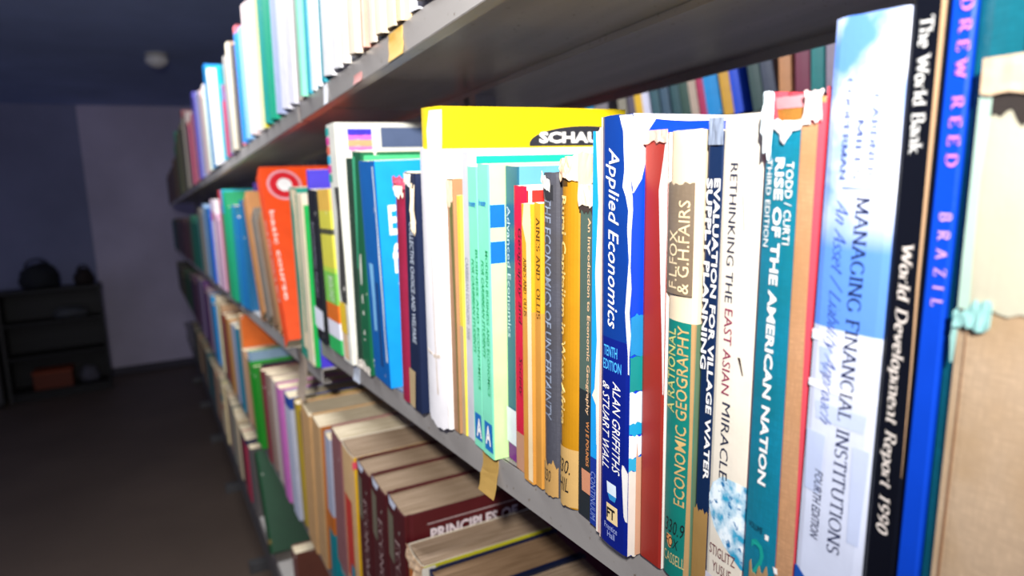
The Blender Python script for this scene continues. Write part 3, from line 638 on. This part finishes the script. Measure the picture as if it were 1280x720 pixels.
b.rows('worn_edge', [(.244,.0002,-.0008),(.12,.0002,-.0009),(.0,.0002,-.0012)], mat('#e0c4b4', 'paper', .7), rough_edge=.0006)
for (z0, z1, c_) in ((.118,.140,'#1c7cb0'),(.098,.118,'#10807c'),(.080,.098,'#c8dce8'),(.072,.080,'#1494c0'),(.060,.072,'#dce4ea'),(.052,.060,'#2ca4cc'),(.0,.052,'#dcd2c4')):
    b.band('cover_picture', .0012, .0200, z0, z1, INK(c_), zone='near', jag_lo=.002, jag_hi=.002, off=.0004+z0*.001)
b.band('worn_edge', .001, .17, .2415, .2445, mat('#e8e4e0', 'paper', .7), zone='near', jag_lo=.001)
b.band('worn_edge', .006, .015, .0, .060, mat('#c89878', 'paper', .8), zone='near', jag_hi=.012, off=.0009)
# brick red
b = Book('brick red paperback, its upper spine torn away to white paper', -.005, .2925, Z, -.068, .0178, .2330, .15, '#93291f', wear=.06, group=G, nearcol='#e8e0d4')
b.rows('torn_spine_paper', [(.2328,-.0168,-.0181),(.220,-.0148,-.0181),(.205,-.0122,-.0181),(.185,-.0132,-.0181),(.16,-.0142,-.0181),(.13,-.0160,-.0181),(.10,-.0174,-.0181)], mat('#ece8e2', 'paper', .7), rough_edge=.0006)
b.band('torn_cap', -.001, -.018, .2285, .2345, mat('#e4a898', 'paper', .7), jag_lo=.0012, lump=.0012)
# taupe and teal
b = Book('teal green book with taupe upper cloth and orange lettering reading upwards', -.006, .2738, Z, -.07, .0200, .2320, .15, '#0f7468', wear=.12, group=G, cover_kind='paper', kind='hard', rnd=.002, nearcol='#5c7458',
    bands=((.140,.2320,mat('#dcc8a8','paper',.7,.1),('spine','near')),))
b.band('taupe_cloth', -.0, -.0185, .1535, .2075, mat('#7c6c5a', 'cloth', .8), off=.0010, jag_hi=.0015)
b.text('F.L.FOX', -.0030, -.0095, .1565, .185, INK('#e8d0a4'), 'up', part='author_lettering', off=.0015); b.text('& G.H.FAIRS', -.0100, -.0168, .1545, .1995, INK('#e8d0a4'), 'up', part='author_lettering', off=.0015)
b.text('A RATIONAL', -.0025, -.0088, .092, .136, INK('#c8c070'), 'up', bold=.005); b.text('ECONOMIC GEOGRAPHY', -.0100, -.0170, .043, .138, INK('#c8a468'), 'up', bold=.005)
b.text('330.9', -.0035, -.0175, .0255, .0335, TXT_K, 'flat', part='call_number', shear=.2); b.text('FOX', -.0040, -.0140, .0175, .0235, TXT_K, 'flat', part='call_number', shear=.2)
b.rows('orange_stain', [(.0240,-.0050,-.0085),(.0205,-.0045,-.0098),(.0168,-.0065,-.0085)], INK('#e09a5c'), rough_edge=.001)
b.text('CASSELL', -.0028, -.0180, .0085, .0145, INK('#c8b478'), 'flat', part='publisher_lettering')
b.rows('worn_edge', [(.14,-.0180,-.0205),(.08,-.0185,-.0205),(.02,-.0175,-.0205),(.0,-.017,-.0205)], mat('#b08c5c', 'paper', .7, .4), rough_edge=.001)
# navy planning book
b = Book('narrow navy book with white capitals, half hidden by the white paperback', -.002, .2532, Z, -.078, .0098, .2300, .15, '#0c2448', wear=.06, group=G)
b.text('SUPPLY PLANNING', -.0005, -.0042, .118, .209, TXT_W, 'down', bold=.025); b.text('EVALUATION FOR VILLAGE WATER', -.0052, -.0090, .062, .209, TXT_W, 'down', bold=.025)
b.band('tape_foot', -.0, -.0098, .0, .045, mat('#a07c44', 'paper', .7, .3), off=.0008, jag_hi=.002)
b.band('torn_cap', -.001, -.0098, .224, .236, mat('#7c8698', 'paper', .7), lump=.001)
# white paperback
b = Book('cream white paperback with black title and blue marbled picture at foot', -.004, .2430, Z, -.08, .0250, .2345, .155, '#e6dcc9', wear=.03, group=G, rnd=.001)
T1, T2 = INK('#1c2440'), INK('#8c2c4c')
b.text('RETHINKING THE ', -.0058, -.0104, .152, .2140, T1, 'down'); b.text('EAST ASIAN', -.0062, -.0112, .1085, .1490, T2, 'down'); b.text('MIRACLE', -.0072, -.0124, .0665, .1045, T1, 'down')
b.rows('spine_picture', [(.068,-.0095,-.0245),(.062,-.003,-.0248),(.055,-.0006,-.0248),(.048,-.0010,-.0248),(.040,-.005,-.0248),(.033,-.0125,-.0248),(.026,-.0225,-.0248)], mat('#2c98bc', 'marble', .5), nu=6)
b.text('STIGLITZ', -.0030, -.0195, .0250, .0305, INK('#6c3038'), 'flat', part='author_lettering'); b.text('YUSUF', -.0055, -.0175, .0165, .0220, INK('#6c3038'), 'flat', part='author_lettering')
b.rows('spine_label', [(.0130,-.0002,-.0248),(.0,-.0002,-.0248)], mat('#cfcbd4', 'paper', .6))
b.rows('crack_mark', [(.200,-.0135,-.0140),(.185,-.0150,-.0154)], INK('#a89880')); b.rows('ink_mark', [(.128,-.0150,-.0165),(.120,-.0180,-.0186)], INK('#3c2c28'))
# teal spine history book
def rise_drop(t): return .0125 if .12 < t < .80 else (.004 if t <= .12 else .006)
b = Book('thick teal-spined hardback with ragged top and pinkish red boards', -.008, .2168, Z, -.08, .0268, .2400, .17, '#c04450', kind='hard', rnd=.0022, cover_kind='paper', wear=.1, group=G, drop=rise_drop, lining=mat('#d8a060', 'cloth', .8), nearcol='#cc3848')
b.rows('spine_cloth', [(.2265,-.0012,-.0185),(.15,-.0012,-.0188),(.05,-.0012,-.0195),(.0,-.0012,-.0195)], mat('#087c96', 'cloth', .55), off=.0006, nu=8, rough_edge=.0006)
b.rows('spine_cloth', [(.2265,-.0186,-.0248),(.15,-.0189,-.0252),(.05,-.0196,-.0268),(.0,-.0196,-.0268)], mat('#bc8c64', 'cloth', .8), off=.0005, label='tan cloth strip on the spine')
b.text('TODD / CURTI', -.0135, -.0168, .180, .2125, TXT_W, 'down', part='author_lettering', off=.0012)
b.text('RISE OF THE AMERICAN NATION', -.0078, -.0125, .0745, .2140, TXT_W, 'down', bold=.03, off=.0012)
b.text('THIRD EDITION', -.0030, -.0060, .178, .2135, TXT_W, 'down', part='edition_lettering', off=.0012)
b.text('VOLUME', -.0040, -.0125, .0520, .0550, INK('#0c2c40'), 'flat', part='volume_lettering', off=.0012); b.text('2', -.0060, -.0150, .0290, .0480, INK('#149a8c'), 'flat', part='volume_number', off=.0012)
b.band('torn_cap', .0006, -.0050, lambda t: .222-.01*t, .2395, mat('#dce8ea', 'paper', .7), lump=.004, jag_lo=.005, jag_hi=.002, off=.0012)
b.band('torn_cap', -.004, -.0225, lambda t: .2245-.006*max(0, .5-abs(t-.4)), .2282, mat('#e8e2e0', 'paper', .7), lump=.0026, jag_lo=.004, jag_hi=.001, off=.0012)
b.band('torn_cap', -.0200, -.0266, .2275, .2385, mat('#eccfc8', 'paper', .7), lump=.003, jag_lo=.0015, jag_hi=.0007, off=.0010)
b.band('spine_lining', -.004, -.0215, .2275, .2330, mat('#a8742c', 'cloth', .8), off=-.0022, jag_hi=.0006); b.band('spine_lining', -.003, -.022, .233, .2375, mat('#e08c90', 'paper', .8), off=-.0020, jag_hi=.0008)
b.rows('torn_spot', [(.0530,-.0140,-.0160),(.0505,-.0140,-.0158)], TXT_W, off=.0013); b.rows('torn_spot', [(.040,-.0188,-.0208),(.0372,-.0196,-.0212)], TXT_W, off=.0013)
b.band('tape_foot', -.006, -.0165, .012, .0345, mat('#a8865c', 'paper', .7), off=.0013, jag_hi=.004)
# blue sky book
b = Book('tall blue and white clouded textbook with dark serif capitals', -.008, .1886, Z, -.085, .0285, .2600, .175, '#5c8ce0', wear=.0, group=G, rough=.35, rnd=.0012, cover_kind='cloud',
    bands=((.0,.030,mat('#1450a8'),('spine','near')),(.030,.148,mat('#d6dcee','paper',.4),('spine','near'))))
for z0, z1, ua, ub, c_ in ((.146,.142,0,-.0288,'#eef2fa'),(.126,.123,0,-.0288,'#f2f4fa'),(.118,.111,-.004,-.026,'#c4cfe8'),(.105,.080,-.001,-.010,'#c2cde8'),(.105,.066,-.0215,-.0280,'#c6d0ea'),(.140,.130,-.004,-.0095,'#b4c4e6')):
    b.rows('spine_picture', [(z0,ua,ub),(z1,ua-.001*(ua != 0),ub+.001*(ua != 0))], INK(c_))
b.rows('blue_foot', [(.044,-.0,-.0012),(.0365,-.0,-.012),(.030,-.0,-.0284)], INK('#1450a8'))
S1 = INK('#1a2450')
b.text('COOPERMAN', -.0072, -.0098, .2035, .2390, INK('#44558e'), 'down', font='serif', bold=.02, part='author_lettering'); b.text('MILLS', -.0128, -.0154, .2040, .2250, INK('#44558e'), 'down', font='serif', bold=.02, part='author_lettering'); b.text('GARDNER', -.0178, -.0204, .2045, .2330, INK('#44558e'), 'down', font='serif', bold=.02, part='author_lettering')
b.rows('spine_rule', [(.2010,-.0085,-.0210),(.2004,-.0085,-.0210)], INK('#5c70a8'))
b.text('MANAGING FINANCIAL INSTITUTIONS', -.0148, -.0202, .0585, .1980, S1, 'down', font='serif', bold=.01)
b.text('An Asset / Liability Approach', -.0055, -.0125, .1100, .1965, INK('#3c58a8'), 'down', font='script', shear=.55, bold=.015, part='subtitle_lettering')
b.text('FOURTH EDITION', -.0066, -.0105, .0605, .0900, S1, 'down', shear=.2, part='edition_lettering')
# black report
b = Book('tall black report with bold white serif title', -.008, .1575, Z, -.075, .0110, .2680, .175, '#0b0d16', wear=.05, group=G, rough=.3)
b.text('The World Bank', -.0030, -.0076, .2115, .2545, INK('#f0eee8'), 'down', font='serif', bold=.035, part='author_lettering'); b.text('World Development Report 1990', -.0026, -.0080, .0760, .1820, INK('#f0e4d8'), 'down', font='serif', bold=.035, shear=.12)
b.rows('worn_edge', [(.268,-.0094,-.0108),(.17,-.0097,-.0108),(.135,-.0103,-.0108),(.10,-.01075,-.0109)], mat('#c8a078', 'paper', .7), rough_edge=.0005)
# blue spine
b = Book('slim royal blue book with widely spaced pink serif letters', -.008, .1455, Z, -.075, .0072, .2650, .17, '#0a44c4', wear=.03, group=G, rough=.3)
b.text('DREW', -.0032, -.0070, .2335, .2572, INK('#e48ad8'), 'down', font='serif', bold=.05, space=.45, part='author_lettering'); b.text('REED', -.0032, -.0070, .2069, .2283, INK('#e48ad8'), 'down', font='serif', bold=.05, space=.45, part='author_lettering'); b.text('BRAZIL', -.0030, -.0070, .1620, .1925, INK('#e8b4e8'), 'down', font='serif', bold=.05, space=.75)
# big teal book at the right
b = Book('large worn teal volume with cream label and tan canvas taped over its spine', -.010, .1372, Z, -.075, .046, .290, .19, '#0e6c7c', kind='hard', rnd=.003, cover_kind='cloth', wear=.1, group=G)
b.band('canvas_tape', -.0048, -.046, .0, .166, mat('#d2b492', 'cloth', .85), off=.0014, nz_=10)
b.rows('tape_crease', [(.155,-.0078,-.0084),(.10,-.0075,-.0081),(.03,-.0070,-.0076)], mat('#a06c44', 'cloth', .85), off=.0021, rough_edge=.0006)
b.band('cream_label', -.0052, -.046, .1605, .2335, mat('#cfc8ae', 'paper', .7), off=.0022, jag_lo=.002, nz_=6)
b.rows('label_edge', [(.2300,-.0045,-.0085),(.2,-.0046,-.0078),(.175,-.0046,-.0080),(.160,-.0048,-.0090)], mat('#bcd8c4', 'paper', .7), off=.0028, rough_edge=.0012)
b.band('torn_patch', -.0040, -.0155, lambda t: .1545+.001*t, lambda t: .1615+.002*t-.004*abs(t-.6), mat('#9cd0c8', 'paper', .7), off=.0030, jag_lo=.0015, jag_hi=.002, lump=.0012)
b.rows('torn_patch', [(.1585,-.0035,-.0055),(.150,-.0030,-.0048),(.142,-.0038,-.0050)], mat('#a8d8cc', 'paper', .7), off=.0024, rough_edge=.0012)
b.band('torn_hole', -.0085, -.030, .2170, .2245, mat('#38302c', 'cloth', .9), off=.0026, jag_hi=.001, jag_lo=.004)
b.band('label_fold', -.0052, -.046, .2245, .2345, mat('#e8c8a4', 'paper', .7), off=.0034, jag_lo=.0012, lump=.001)
b.band('dark_stain', -.0150, -.030, .2345, .2440, mat('#1c2430', 'cloth', .9), off=.0006, jag_hi=.004)

# ------------------------------------------------------------------ lower shelves
row('far lower shelf', 'blurred books along the far lower shelf', S2_LOW, [
    (7.4,'#3a3434','dark grey',.25,-.02,-.004),(6.6,'#54542c','olive yellow',.20,-.02,-.004),(6.0,'#14502c','dark green',.26,-.02,-.004),(5.4,'#3c3040','plum',.27,-.02,-.004),(4.8,'#5c3450','plum',.30,-.02,-.004),(4.3,'#7a5c80','mauve',.32,-.02,-.004),(3.9,'#5a2c6c','purple',.33,-.02,-.006),
    (3.6,'#8c7884','mauve grey',.31,-.02,-.004),(3.4,'#2c94cc','bright blue',.30,-.02,-.006),(3.2,'#c8b8a4','cream',.31,-.02,-.006),(3.03,'#b08c68','tan',.30,-.02,-.004),(2.93,'#8c2c20','dark red',.27,-.02,-.006),(2.84,'#18487c','navy',.24,-.02,-.004),(2.74,'#b07830','ochre',.28,-.02,-.006),(2.63,'#c8a884','buff',.27,-.02,-.004),
    (2.54,'#8c90a4','blue grey',.28,-.02,-.006),(2.42,'#146c84','teal',.285,-.02,-.006,{'T':.07}),(2.34,'#b08c60','tan',.335,-.02,.000,{'near':'#d8661c','label':'tan book with an orange cover side on the far lower shelf','T':.06}),(2.27,'#c09878','beige',.23,.06,-.006),(2.18,'#a8845c','tan',.22,.08,-.006)], 2.10, lambda y: .12 if y > 4 else .08)
row('lower shelf', 'books on the lower shelf of the second unit', S2_LOW, [
    (2.03,'#108c1c','bright green',.262,.10,-.016,{'T':.06,'label':'bright green book leaning on the lower shelf of the second unit','marks':((.235,.262,'#7c98b0'),)}),(1.93,'#24222c','black',.24,.10,.004,{'T':.03,'label':'black book right behind the bright green leaning one'}),(1.86,'#7c2c34','maroon',.245,.03,-.006,{'T':.05}),(1.80,'#8c7468','taupe',.25,0,-.004),(1.75,'#a89488','greyish buff',.25,0,-.006),(1.70,'#c8b8ac','pale buff',.255,-.02,-.006),(1.645,'#a07c84','dusty pink',.25,-.03,-.006),
    (1.585,'#c86cb4','lilac pink',.265,-.04,-.012),(1.53,'#b8a4b4','pale mauve',.26,-.04,-.008),(1.485,'#b8bccc','pale blue grey',.27,-.05,-.010,{'marks':((.245,.27,'#1c4494'),)}),(1.425,'#b09424','mustard',.265,-.05,-.008),(1.385,'#4c4240','dark brown',.25,-.05,-.004)], 1.350, .06, tail='counted from the green one')
row('lower shelf end', 'books at the near end of the second lower shelf', S2_LOW, [
    (1.335,'#c89c68','tan',.285,-.16,-.012,{'T':.075,'D':.19,'label':'tall tan book at the near end of the second unit lower shelf'}),(1.255,'#c09868','tan',.282,-.16,-.012,{'T':.06,'D':.19,'near':'#b06a34','label':'tan book with an orange-brown cover side, last on the second unit lower shelf'})], 1.19, .2)
row('second unit lower shelf end', 'books at the near end of the second lower shelf', S2_LOW, [
    (1.192,'#7c4028','rust brown',.272,-.16,-.004,{'T':.024,'label':'thin rust brown book between tan and pale blue ones, second unit lower shelf'}),(1.166,'#a8acbc','pale grey blue',.278,-.16,-.010,{'T':.038,'marks':((0,.10,'#0c7c84'),(.10,.135,'#b86420')),'label':'pale grey blue book with teal and orange foot, second unit lower shelf'})], 1.127, .2)
row('nearest lower shelf', 'books at the far end of the nearest lower shelf', SH_LOW, [
    (1.10,'#8c5c5c','dusty maroon',.240,-.15,-.008,{'T':.06,'near':'#6c3034','label':'dusty maroon book behind the buff one, nearest lower shelf'})], 1.03, .2)
def open_top(label, y, T, H, x0, col, near, k=-.13, kind='hard', pages=SHADED_PAGES, D=.165, marks=()):
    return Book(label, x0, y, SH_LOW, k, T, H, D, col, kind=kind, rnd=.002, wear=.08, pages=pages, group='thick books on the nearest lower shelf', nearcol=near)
b = open_top('buff book with a bright yellow cover edge on the nearest lower shelf', 1.022, .066, .238, -.012, '#d8b07c', '#dcaa14', kind='paper')
b.rows('spine_panel', [(.16,-.012,-.05),(.02,-.012,-.05)], mat('#c4382c', 'paper', .5), rough_edge=.003); b.rows('spine_panel', [(.05,-.034,-.05),(.01,-.034,-.05)], INK('#148898'), off=.0008)
b.band('cover_corner', .0, .014, .220, .2315, INK('#d84c5c'), zone='near')
for i, lab in enumerate(('farthest of three thick matching maroon hardbacks, lower shelf', 'middle one of three thick matching maroon hardbacks, lower shelf', 'nearest of three thick matching maroon hardbacks, white capitals on its side')):
    b = open_top(lab, .948-.068*i, .064, .232, -.010, '#4c1a1c', '#4e1418')
    b.rows('spine_panel', [(.215,-.006,-.030),(.150,-.006,-.030)], mat('#6c6450', 'paper', .6, .3)); b.rows('torn_spot', [(.236,-.012,-.040),(.226,-.016,-.036)], mat('#c8ccd8', 'paper', .7), rough_edge=.006)
    b.text('ECONOMICS', -.036, -.050, .03, .19, INK('#b49a94'), 'down', font='serif')
    if i == 2:
        b.rows('title_rule', [(.2155,.030,.165),(.2145,.030,.165)], INK('#c8b8b4'), zone='near')
        b.text('PRINCIPLES OF', .034, .150, .192, .208, INK('#dccfd0'), 'flat', zone='near', bold=.03)
b = open_top('buff paperback with yellow-green cover edge beside the maroon hardbacks', .742, .048, .194, -.008, '#c49a64', '#b8b020', kind='paper')
b.rows('spine_panel', [(.17,-.006,-.036),(.11,-.010,-.036)], mat('#c86c28', 'paper', .5, .3), rough_edge=.003)
b.band('torn_cap', .0, -.046, .174, .1950, mat('#d8b894', 'paper', .7), lump=.004, jag_lo=.006, off=.001); b.band('cover_corner', .0, .016, .168, .1925, mat('#d8d0c0'), zone='near')
for lab, y, T, H, col, pg in (('dark navy hardback with yellowed pages, after the yellow-green edged paperback', .688, .054, .186, '#141a38', OLDPAGES), ('second dark navy hardback on the nearest lower shelf, scuffed corner', .628, .050, .182, '#101830', SHADED_PAGES),
        ('dark brown hardback on the nearest lower shelf, beyond two navy ones', .572, .050, .180, '#2c1c18', OLDPAGES), ('charcoal hardback in the shadow of the nearest lower shelf', .514, .052, .183, '#1c1c20', OLDPAGES), ('dark olive hardback deepest in shadow on the nearest lower shelf', .454, .055, .182, '#2c2c1c', SHADED_PAGES)):
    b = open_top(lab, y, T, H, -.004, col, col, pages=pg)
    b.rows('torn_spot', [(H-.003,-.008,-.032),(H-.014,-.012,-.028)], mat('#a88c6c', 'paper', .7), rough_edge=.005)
far_book('upright pink and maroon book standing behind the buff one, nearest lower shelf', .235, .86, SH_LOW, 0, .05, .268, .15, '#b84a78', 'books on the back half of the nearest lower shelf', near='#5c1a2c', marks=((.235,.268,'#c8a41c'),))
row('bottom shelf', 'books on the bottom shelf of the second unit onwards', S2_BOT, [
    (5.6,'#4c4038','dark brown',.24,-.02,-.004),(5.0,'#8c7458','tan',.25,-.02,-.004),(4.3,'#3c5c60','slate teal',.25,-.02,-.004),(3.8,'#a88c6c','tan',.25,-.02,-.004),(3.45,'#c4b094','cream',.30,-.02,-.006,{'marks':((.12,.14,'#a84c44'),(.16,.19,'#1c6c80'))}),(3.2,'#b09c80','buff',.27,-.02,-.004),(2.98,'#7c7c70','grey',.25,-.02,-.006),(2.83,'#c0ac8c','cream',.24,-.02,-.006),(2.72,'#2c2c34','black',.22,-.02,.0),
    (2.60,'#a82c44','red',.23,-.02,-.006,{'marks':((.21,.23,'#1c2444'),)}),(2.48,'#1c6c80','teal',.21,-.02,-.004),(2.40,'#5c5654','grey',.24,-.02,-.004)], 2.34, lambda y: .12 if y > 4 else .09)
far_book('dark green book leaning low on the bottom shelf, small gold mark', -.012, 2.055, S2_BOT, .48, .07, .30, .19, '#0c4824', 'books on the bottom shelf of the second unit onwards', near='#0a3c20', marks=((.028,.040,'#8c7430'),))
far_book('worn pinkish brown book standing alone on the bottom shelf', -.006, 1.64, S2_BOT, 0, .05, .21, .17, '#7c5048', 'books on the bottom shelf of the second unit onwards', near='#6c3c2c')

# ------------------------------------------------------------------ the next rack, seen through the gap above the sharp row
t = thing('shelving_unit', 'steel shelving across the next aisle, seen through the gap above the books', 'shelf', (1.25, 2.0, 0), group='steel library shelving units')
def rel2(o): o.location = (-1.25, -2.0, 0); return o
for z in (SH_UP, SH_MID, SH_LOW): rel2(shelf_mesh('shelf', .3, 3.9, z, t, x0=1.0, dep=.5))
for yp in (.3, 1.5, 2.7, 3.9):
    rel2(boxes('upright', [(1.233, 1.267, yp-.031, yp-.009, 0, 2.2), (1.233, 1.267, yp+.009, yp+.031, 0, 2.2), (1.242, 1.258, yp-.01, yp+.01, .001, 2.199)], t, [STEEL]))
    rel2(boxes('foot', [(1.02, 1.48, yp-.025, yp+.025, 0, .05)], t, [STEEL_D], .002))
row('next rack', 'books on the rack across the next aisle', SH_UP, [
    (3.6,'#2c4c3c','dark green',.26,-.02,.996),(3.2,'#4c3c44','brown',.26,-.02,.996),(2.9,'#8c2c3c','maroon',.27,-.02,.996),(2.55,'#3c6c54','green',.26,-.02,.996),(2.3,'#5c4c50','brown',.26,-.02,.996),(2.1,'#2c4058','navy',.27,-.02,.996),(1.98,'#b03c44','red',.26,-.02,.996),(1.9,'#8c3448','maroon',.27,-.02,.996),(1.78,'#1c80ac','sky blue',.25,-.02,.994),(1.73,'#7c7478','grey',.26,-.02,.996)], 1.66, .05, tail='from the far end')
row('next rack leaning run', 'leaning books on the rack across the next aisle', SH_UP, [
    (1.60,'#8c8474','buff',.26,.16,.996),(1.56,'#5c5460','grey',.27,.16,.996),(1.52,'#e0b030','golden yellow',.27,.17,.992),(1.485,'#d8d4e4','white',.27,.17,.994),(1.45,'#3c5c64','slate green',.29,.18,.996),(1.38,'#345458','slate green',.29,.18,.996),(1.31,'#c0a894','beige',.28,.18,.994),(1.28,'#b8325c','crimson',.28,.18,.996),(1.25,'#1c94d8','bright blue',.275,.18,.99),(1.20,'#e0a83c','orange yellow',.29,.18,.994),
    (1.165,'#1c50d8','royal blue',.30,.18,.985,{'T':.030}),(1.12,'#3c5450','dark green',.27,.18,.996)], 1.045, .045, tail='from its far end')
row('next rack near end', 'upright books on the rack across the next aisle', SH_UP, [
    (1.04,'#e09a64','orange tan',.30,.02,.99),(1.005,'#8c3450','maroon',.29,.01,.996),(.965,'#16908c','teal',.30,0,.992),(.93,'#b09cac','mauve grey',.31,0,.994),(.89,'#6c5c70','plum',.29,0,.996),(.84,'#c4b090','buff',.28,0,.996),(.79,'#3c5470','slate blue',.28,0,.996),(.74,'#8c4444','brick',.28,0,.996),(.69,'#4c6c54','green',.28,0,.996)], .62, .05, tail='from its far end')

# ------------------------------------------------------------------ dark corner: open cabinet and its clutter
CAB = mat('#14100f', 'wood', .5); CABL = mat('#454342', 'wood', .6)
t = thing('open_cabinet', 'dark open cabinet with two shelves standing in the dark corner', 'cabinet', (-1.12, 7.95, 0), (0, 0, .05))
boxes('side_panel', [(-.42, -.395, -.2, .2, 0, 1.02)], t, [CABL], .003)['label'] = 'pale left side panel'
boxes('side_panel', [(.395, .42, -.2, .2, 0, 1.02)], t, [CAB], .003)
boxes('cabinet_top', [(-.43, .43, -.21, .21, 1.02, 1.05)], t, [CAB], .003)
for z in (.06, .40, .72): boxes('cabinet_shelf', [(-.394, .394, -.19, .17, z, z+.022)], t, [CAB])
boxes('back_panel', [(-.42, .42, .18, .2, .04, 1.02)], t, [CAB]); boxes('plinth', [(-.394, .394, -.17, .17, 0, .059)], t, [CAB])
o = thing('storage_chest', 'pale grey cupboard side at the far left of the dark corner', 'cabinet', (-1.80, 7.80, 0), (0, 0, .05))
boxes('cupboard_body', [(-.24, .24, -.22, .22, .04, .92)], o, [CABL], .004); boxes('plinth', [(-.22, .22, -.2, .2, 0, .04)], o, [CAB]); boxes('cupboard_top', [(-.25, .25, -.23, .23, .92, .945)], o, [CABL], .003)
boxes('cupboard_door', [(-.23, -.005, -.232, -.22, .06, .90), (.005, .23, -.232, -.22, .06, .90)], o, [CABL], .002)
def blob(name, label, cat, loc, size, hexc, seed, parent=None):
    bm = bmesh.new(); bmesh.ops.create_icosphere(bm, subdivisions=3, radius=1)
    for v in bm.verts:
        d = 1+.22*noise.noise(v.co*1.7+Vector((seed, 0, 0)))
        v.co = Vector((v.co.x*size[0]*d, v.co.y*size[1]*d, max(-.55, v.co.z)*size[2]*d))
    zmin = min(v.co.z for v in bm.verts)
    for v in bm.verts: v.co.z -= zmin
    me = bpy.data.meshes.new(name); bm.to_mesh(me); bm.free()
    for p in me.polygons: p.use_smooth = True
    o = link(name, me, None, [mat(hexc, 'cloth', .8)]); o.location = loc
    return tag(o, label, cat)
def bag(name, label, loc, s, hexc, seed):
    t = blob(name, label, 'bag', loc, s, hexc, seed)
    V, F = [], []; n = 14
    for i in range(n+1):
        a = math.pi*i/n; c = Vector((s[0]*.55*math.cos(a), 0, s[2]*1.35+s[2]*.55*math.sin(a)))
        for dx, dy in ((-.008, -.012), (.008, -.012), (.008, .012), (-.008, .012)): V.append((c.x+dx*math.cos(a), dy, c.z+dx*math.sin(a)))
    for i in range(n):
        for j in range(4): F.append((i*4+j, i*4+(j+1) % 4, (i+1)*4+(j+1) % 4, (i+1)*4+j))
    mesh('handle', V, F, t, [mat(hexc, 'cloth', .8)])
    return t
bag('cloth_bag', 'dark slumped bag on top of the dark cabinet', (-1.20, 7.95, 1.0505), (.18, .14, .15), '#26282c', 3)
bag('cloth_bag', 'dark maroon bundle at the left end of the cabinet top', (-1.80, 7.80, .9455), (.14, .13, .15), '#4c1c24', 8)
bag('cloth_bag', 'low dark bundle at the right end of the cabinet top', (-.83, 7.97, 1.0505), (.09, .10, .10), '#2c221e', 12)
o = thing('storage_box', 'dull orange box on the bottom shelf of the dark cabinet', 'box', (-1.18, 7.93, .0823))
boxes('box_body', [(-.16, .16, -.12, .12, 0, .15)], o, [mat('#6c2e14', 'paper', .6)], .004); boxes('box_lid', [(-.165, .165, -.125, .125, .15, .175)], o, [mat('#8c3c1c', 'paper', .6)], .003)
blob('paper_heap', 'crumpled pale papers beside the orange box in the dark cabinet', 'papers', (-.89, 7.93, .0823), (.09, .08, .10), '#5c5a64', 21)
blob('folded_cloth', 'folded grey cloth on the upper cabinet shelf', 'cloth', (-.98, 7.93, .7425), (.15, .11, .07), '#56585c', 30)
o = thing('floor_mat', 'dark rubber mat lying on the floor at the foot of the shelving', 'mat', (-.44, 2.35, 0))
boxes('mat_sheet', [(-.20, .20, -.5, .5, .0005, .008)], o, [mat('#35383a', 'rubber', .6)], .003); boxes('mat_edge', [(-.215, .215, -.515, -.5, .0005, .005), (-.215, .215, .5, .515, .0005, .005), (-.215, -.2, -.5, .5, .0005, .005), (.2, .215, -.5, .5, .0005, .005)], o, [mat('#2a2b2c', 'rubber', .7)])
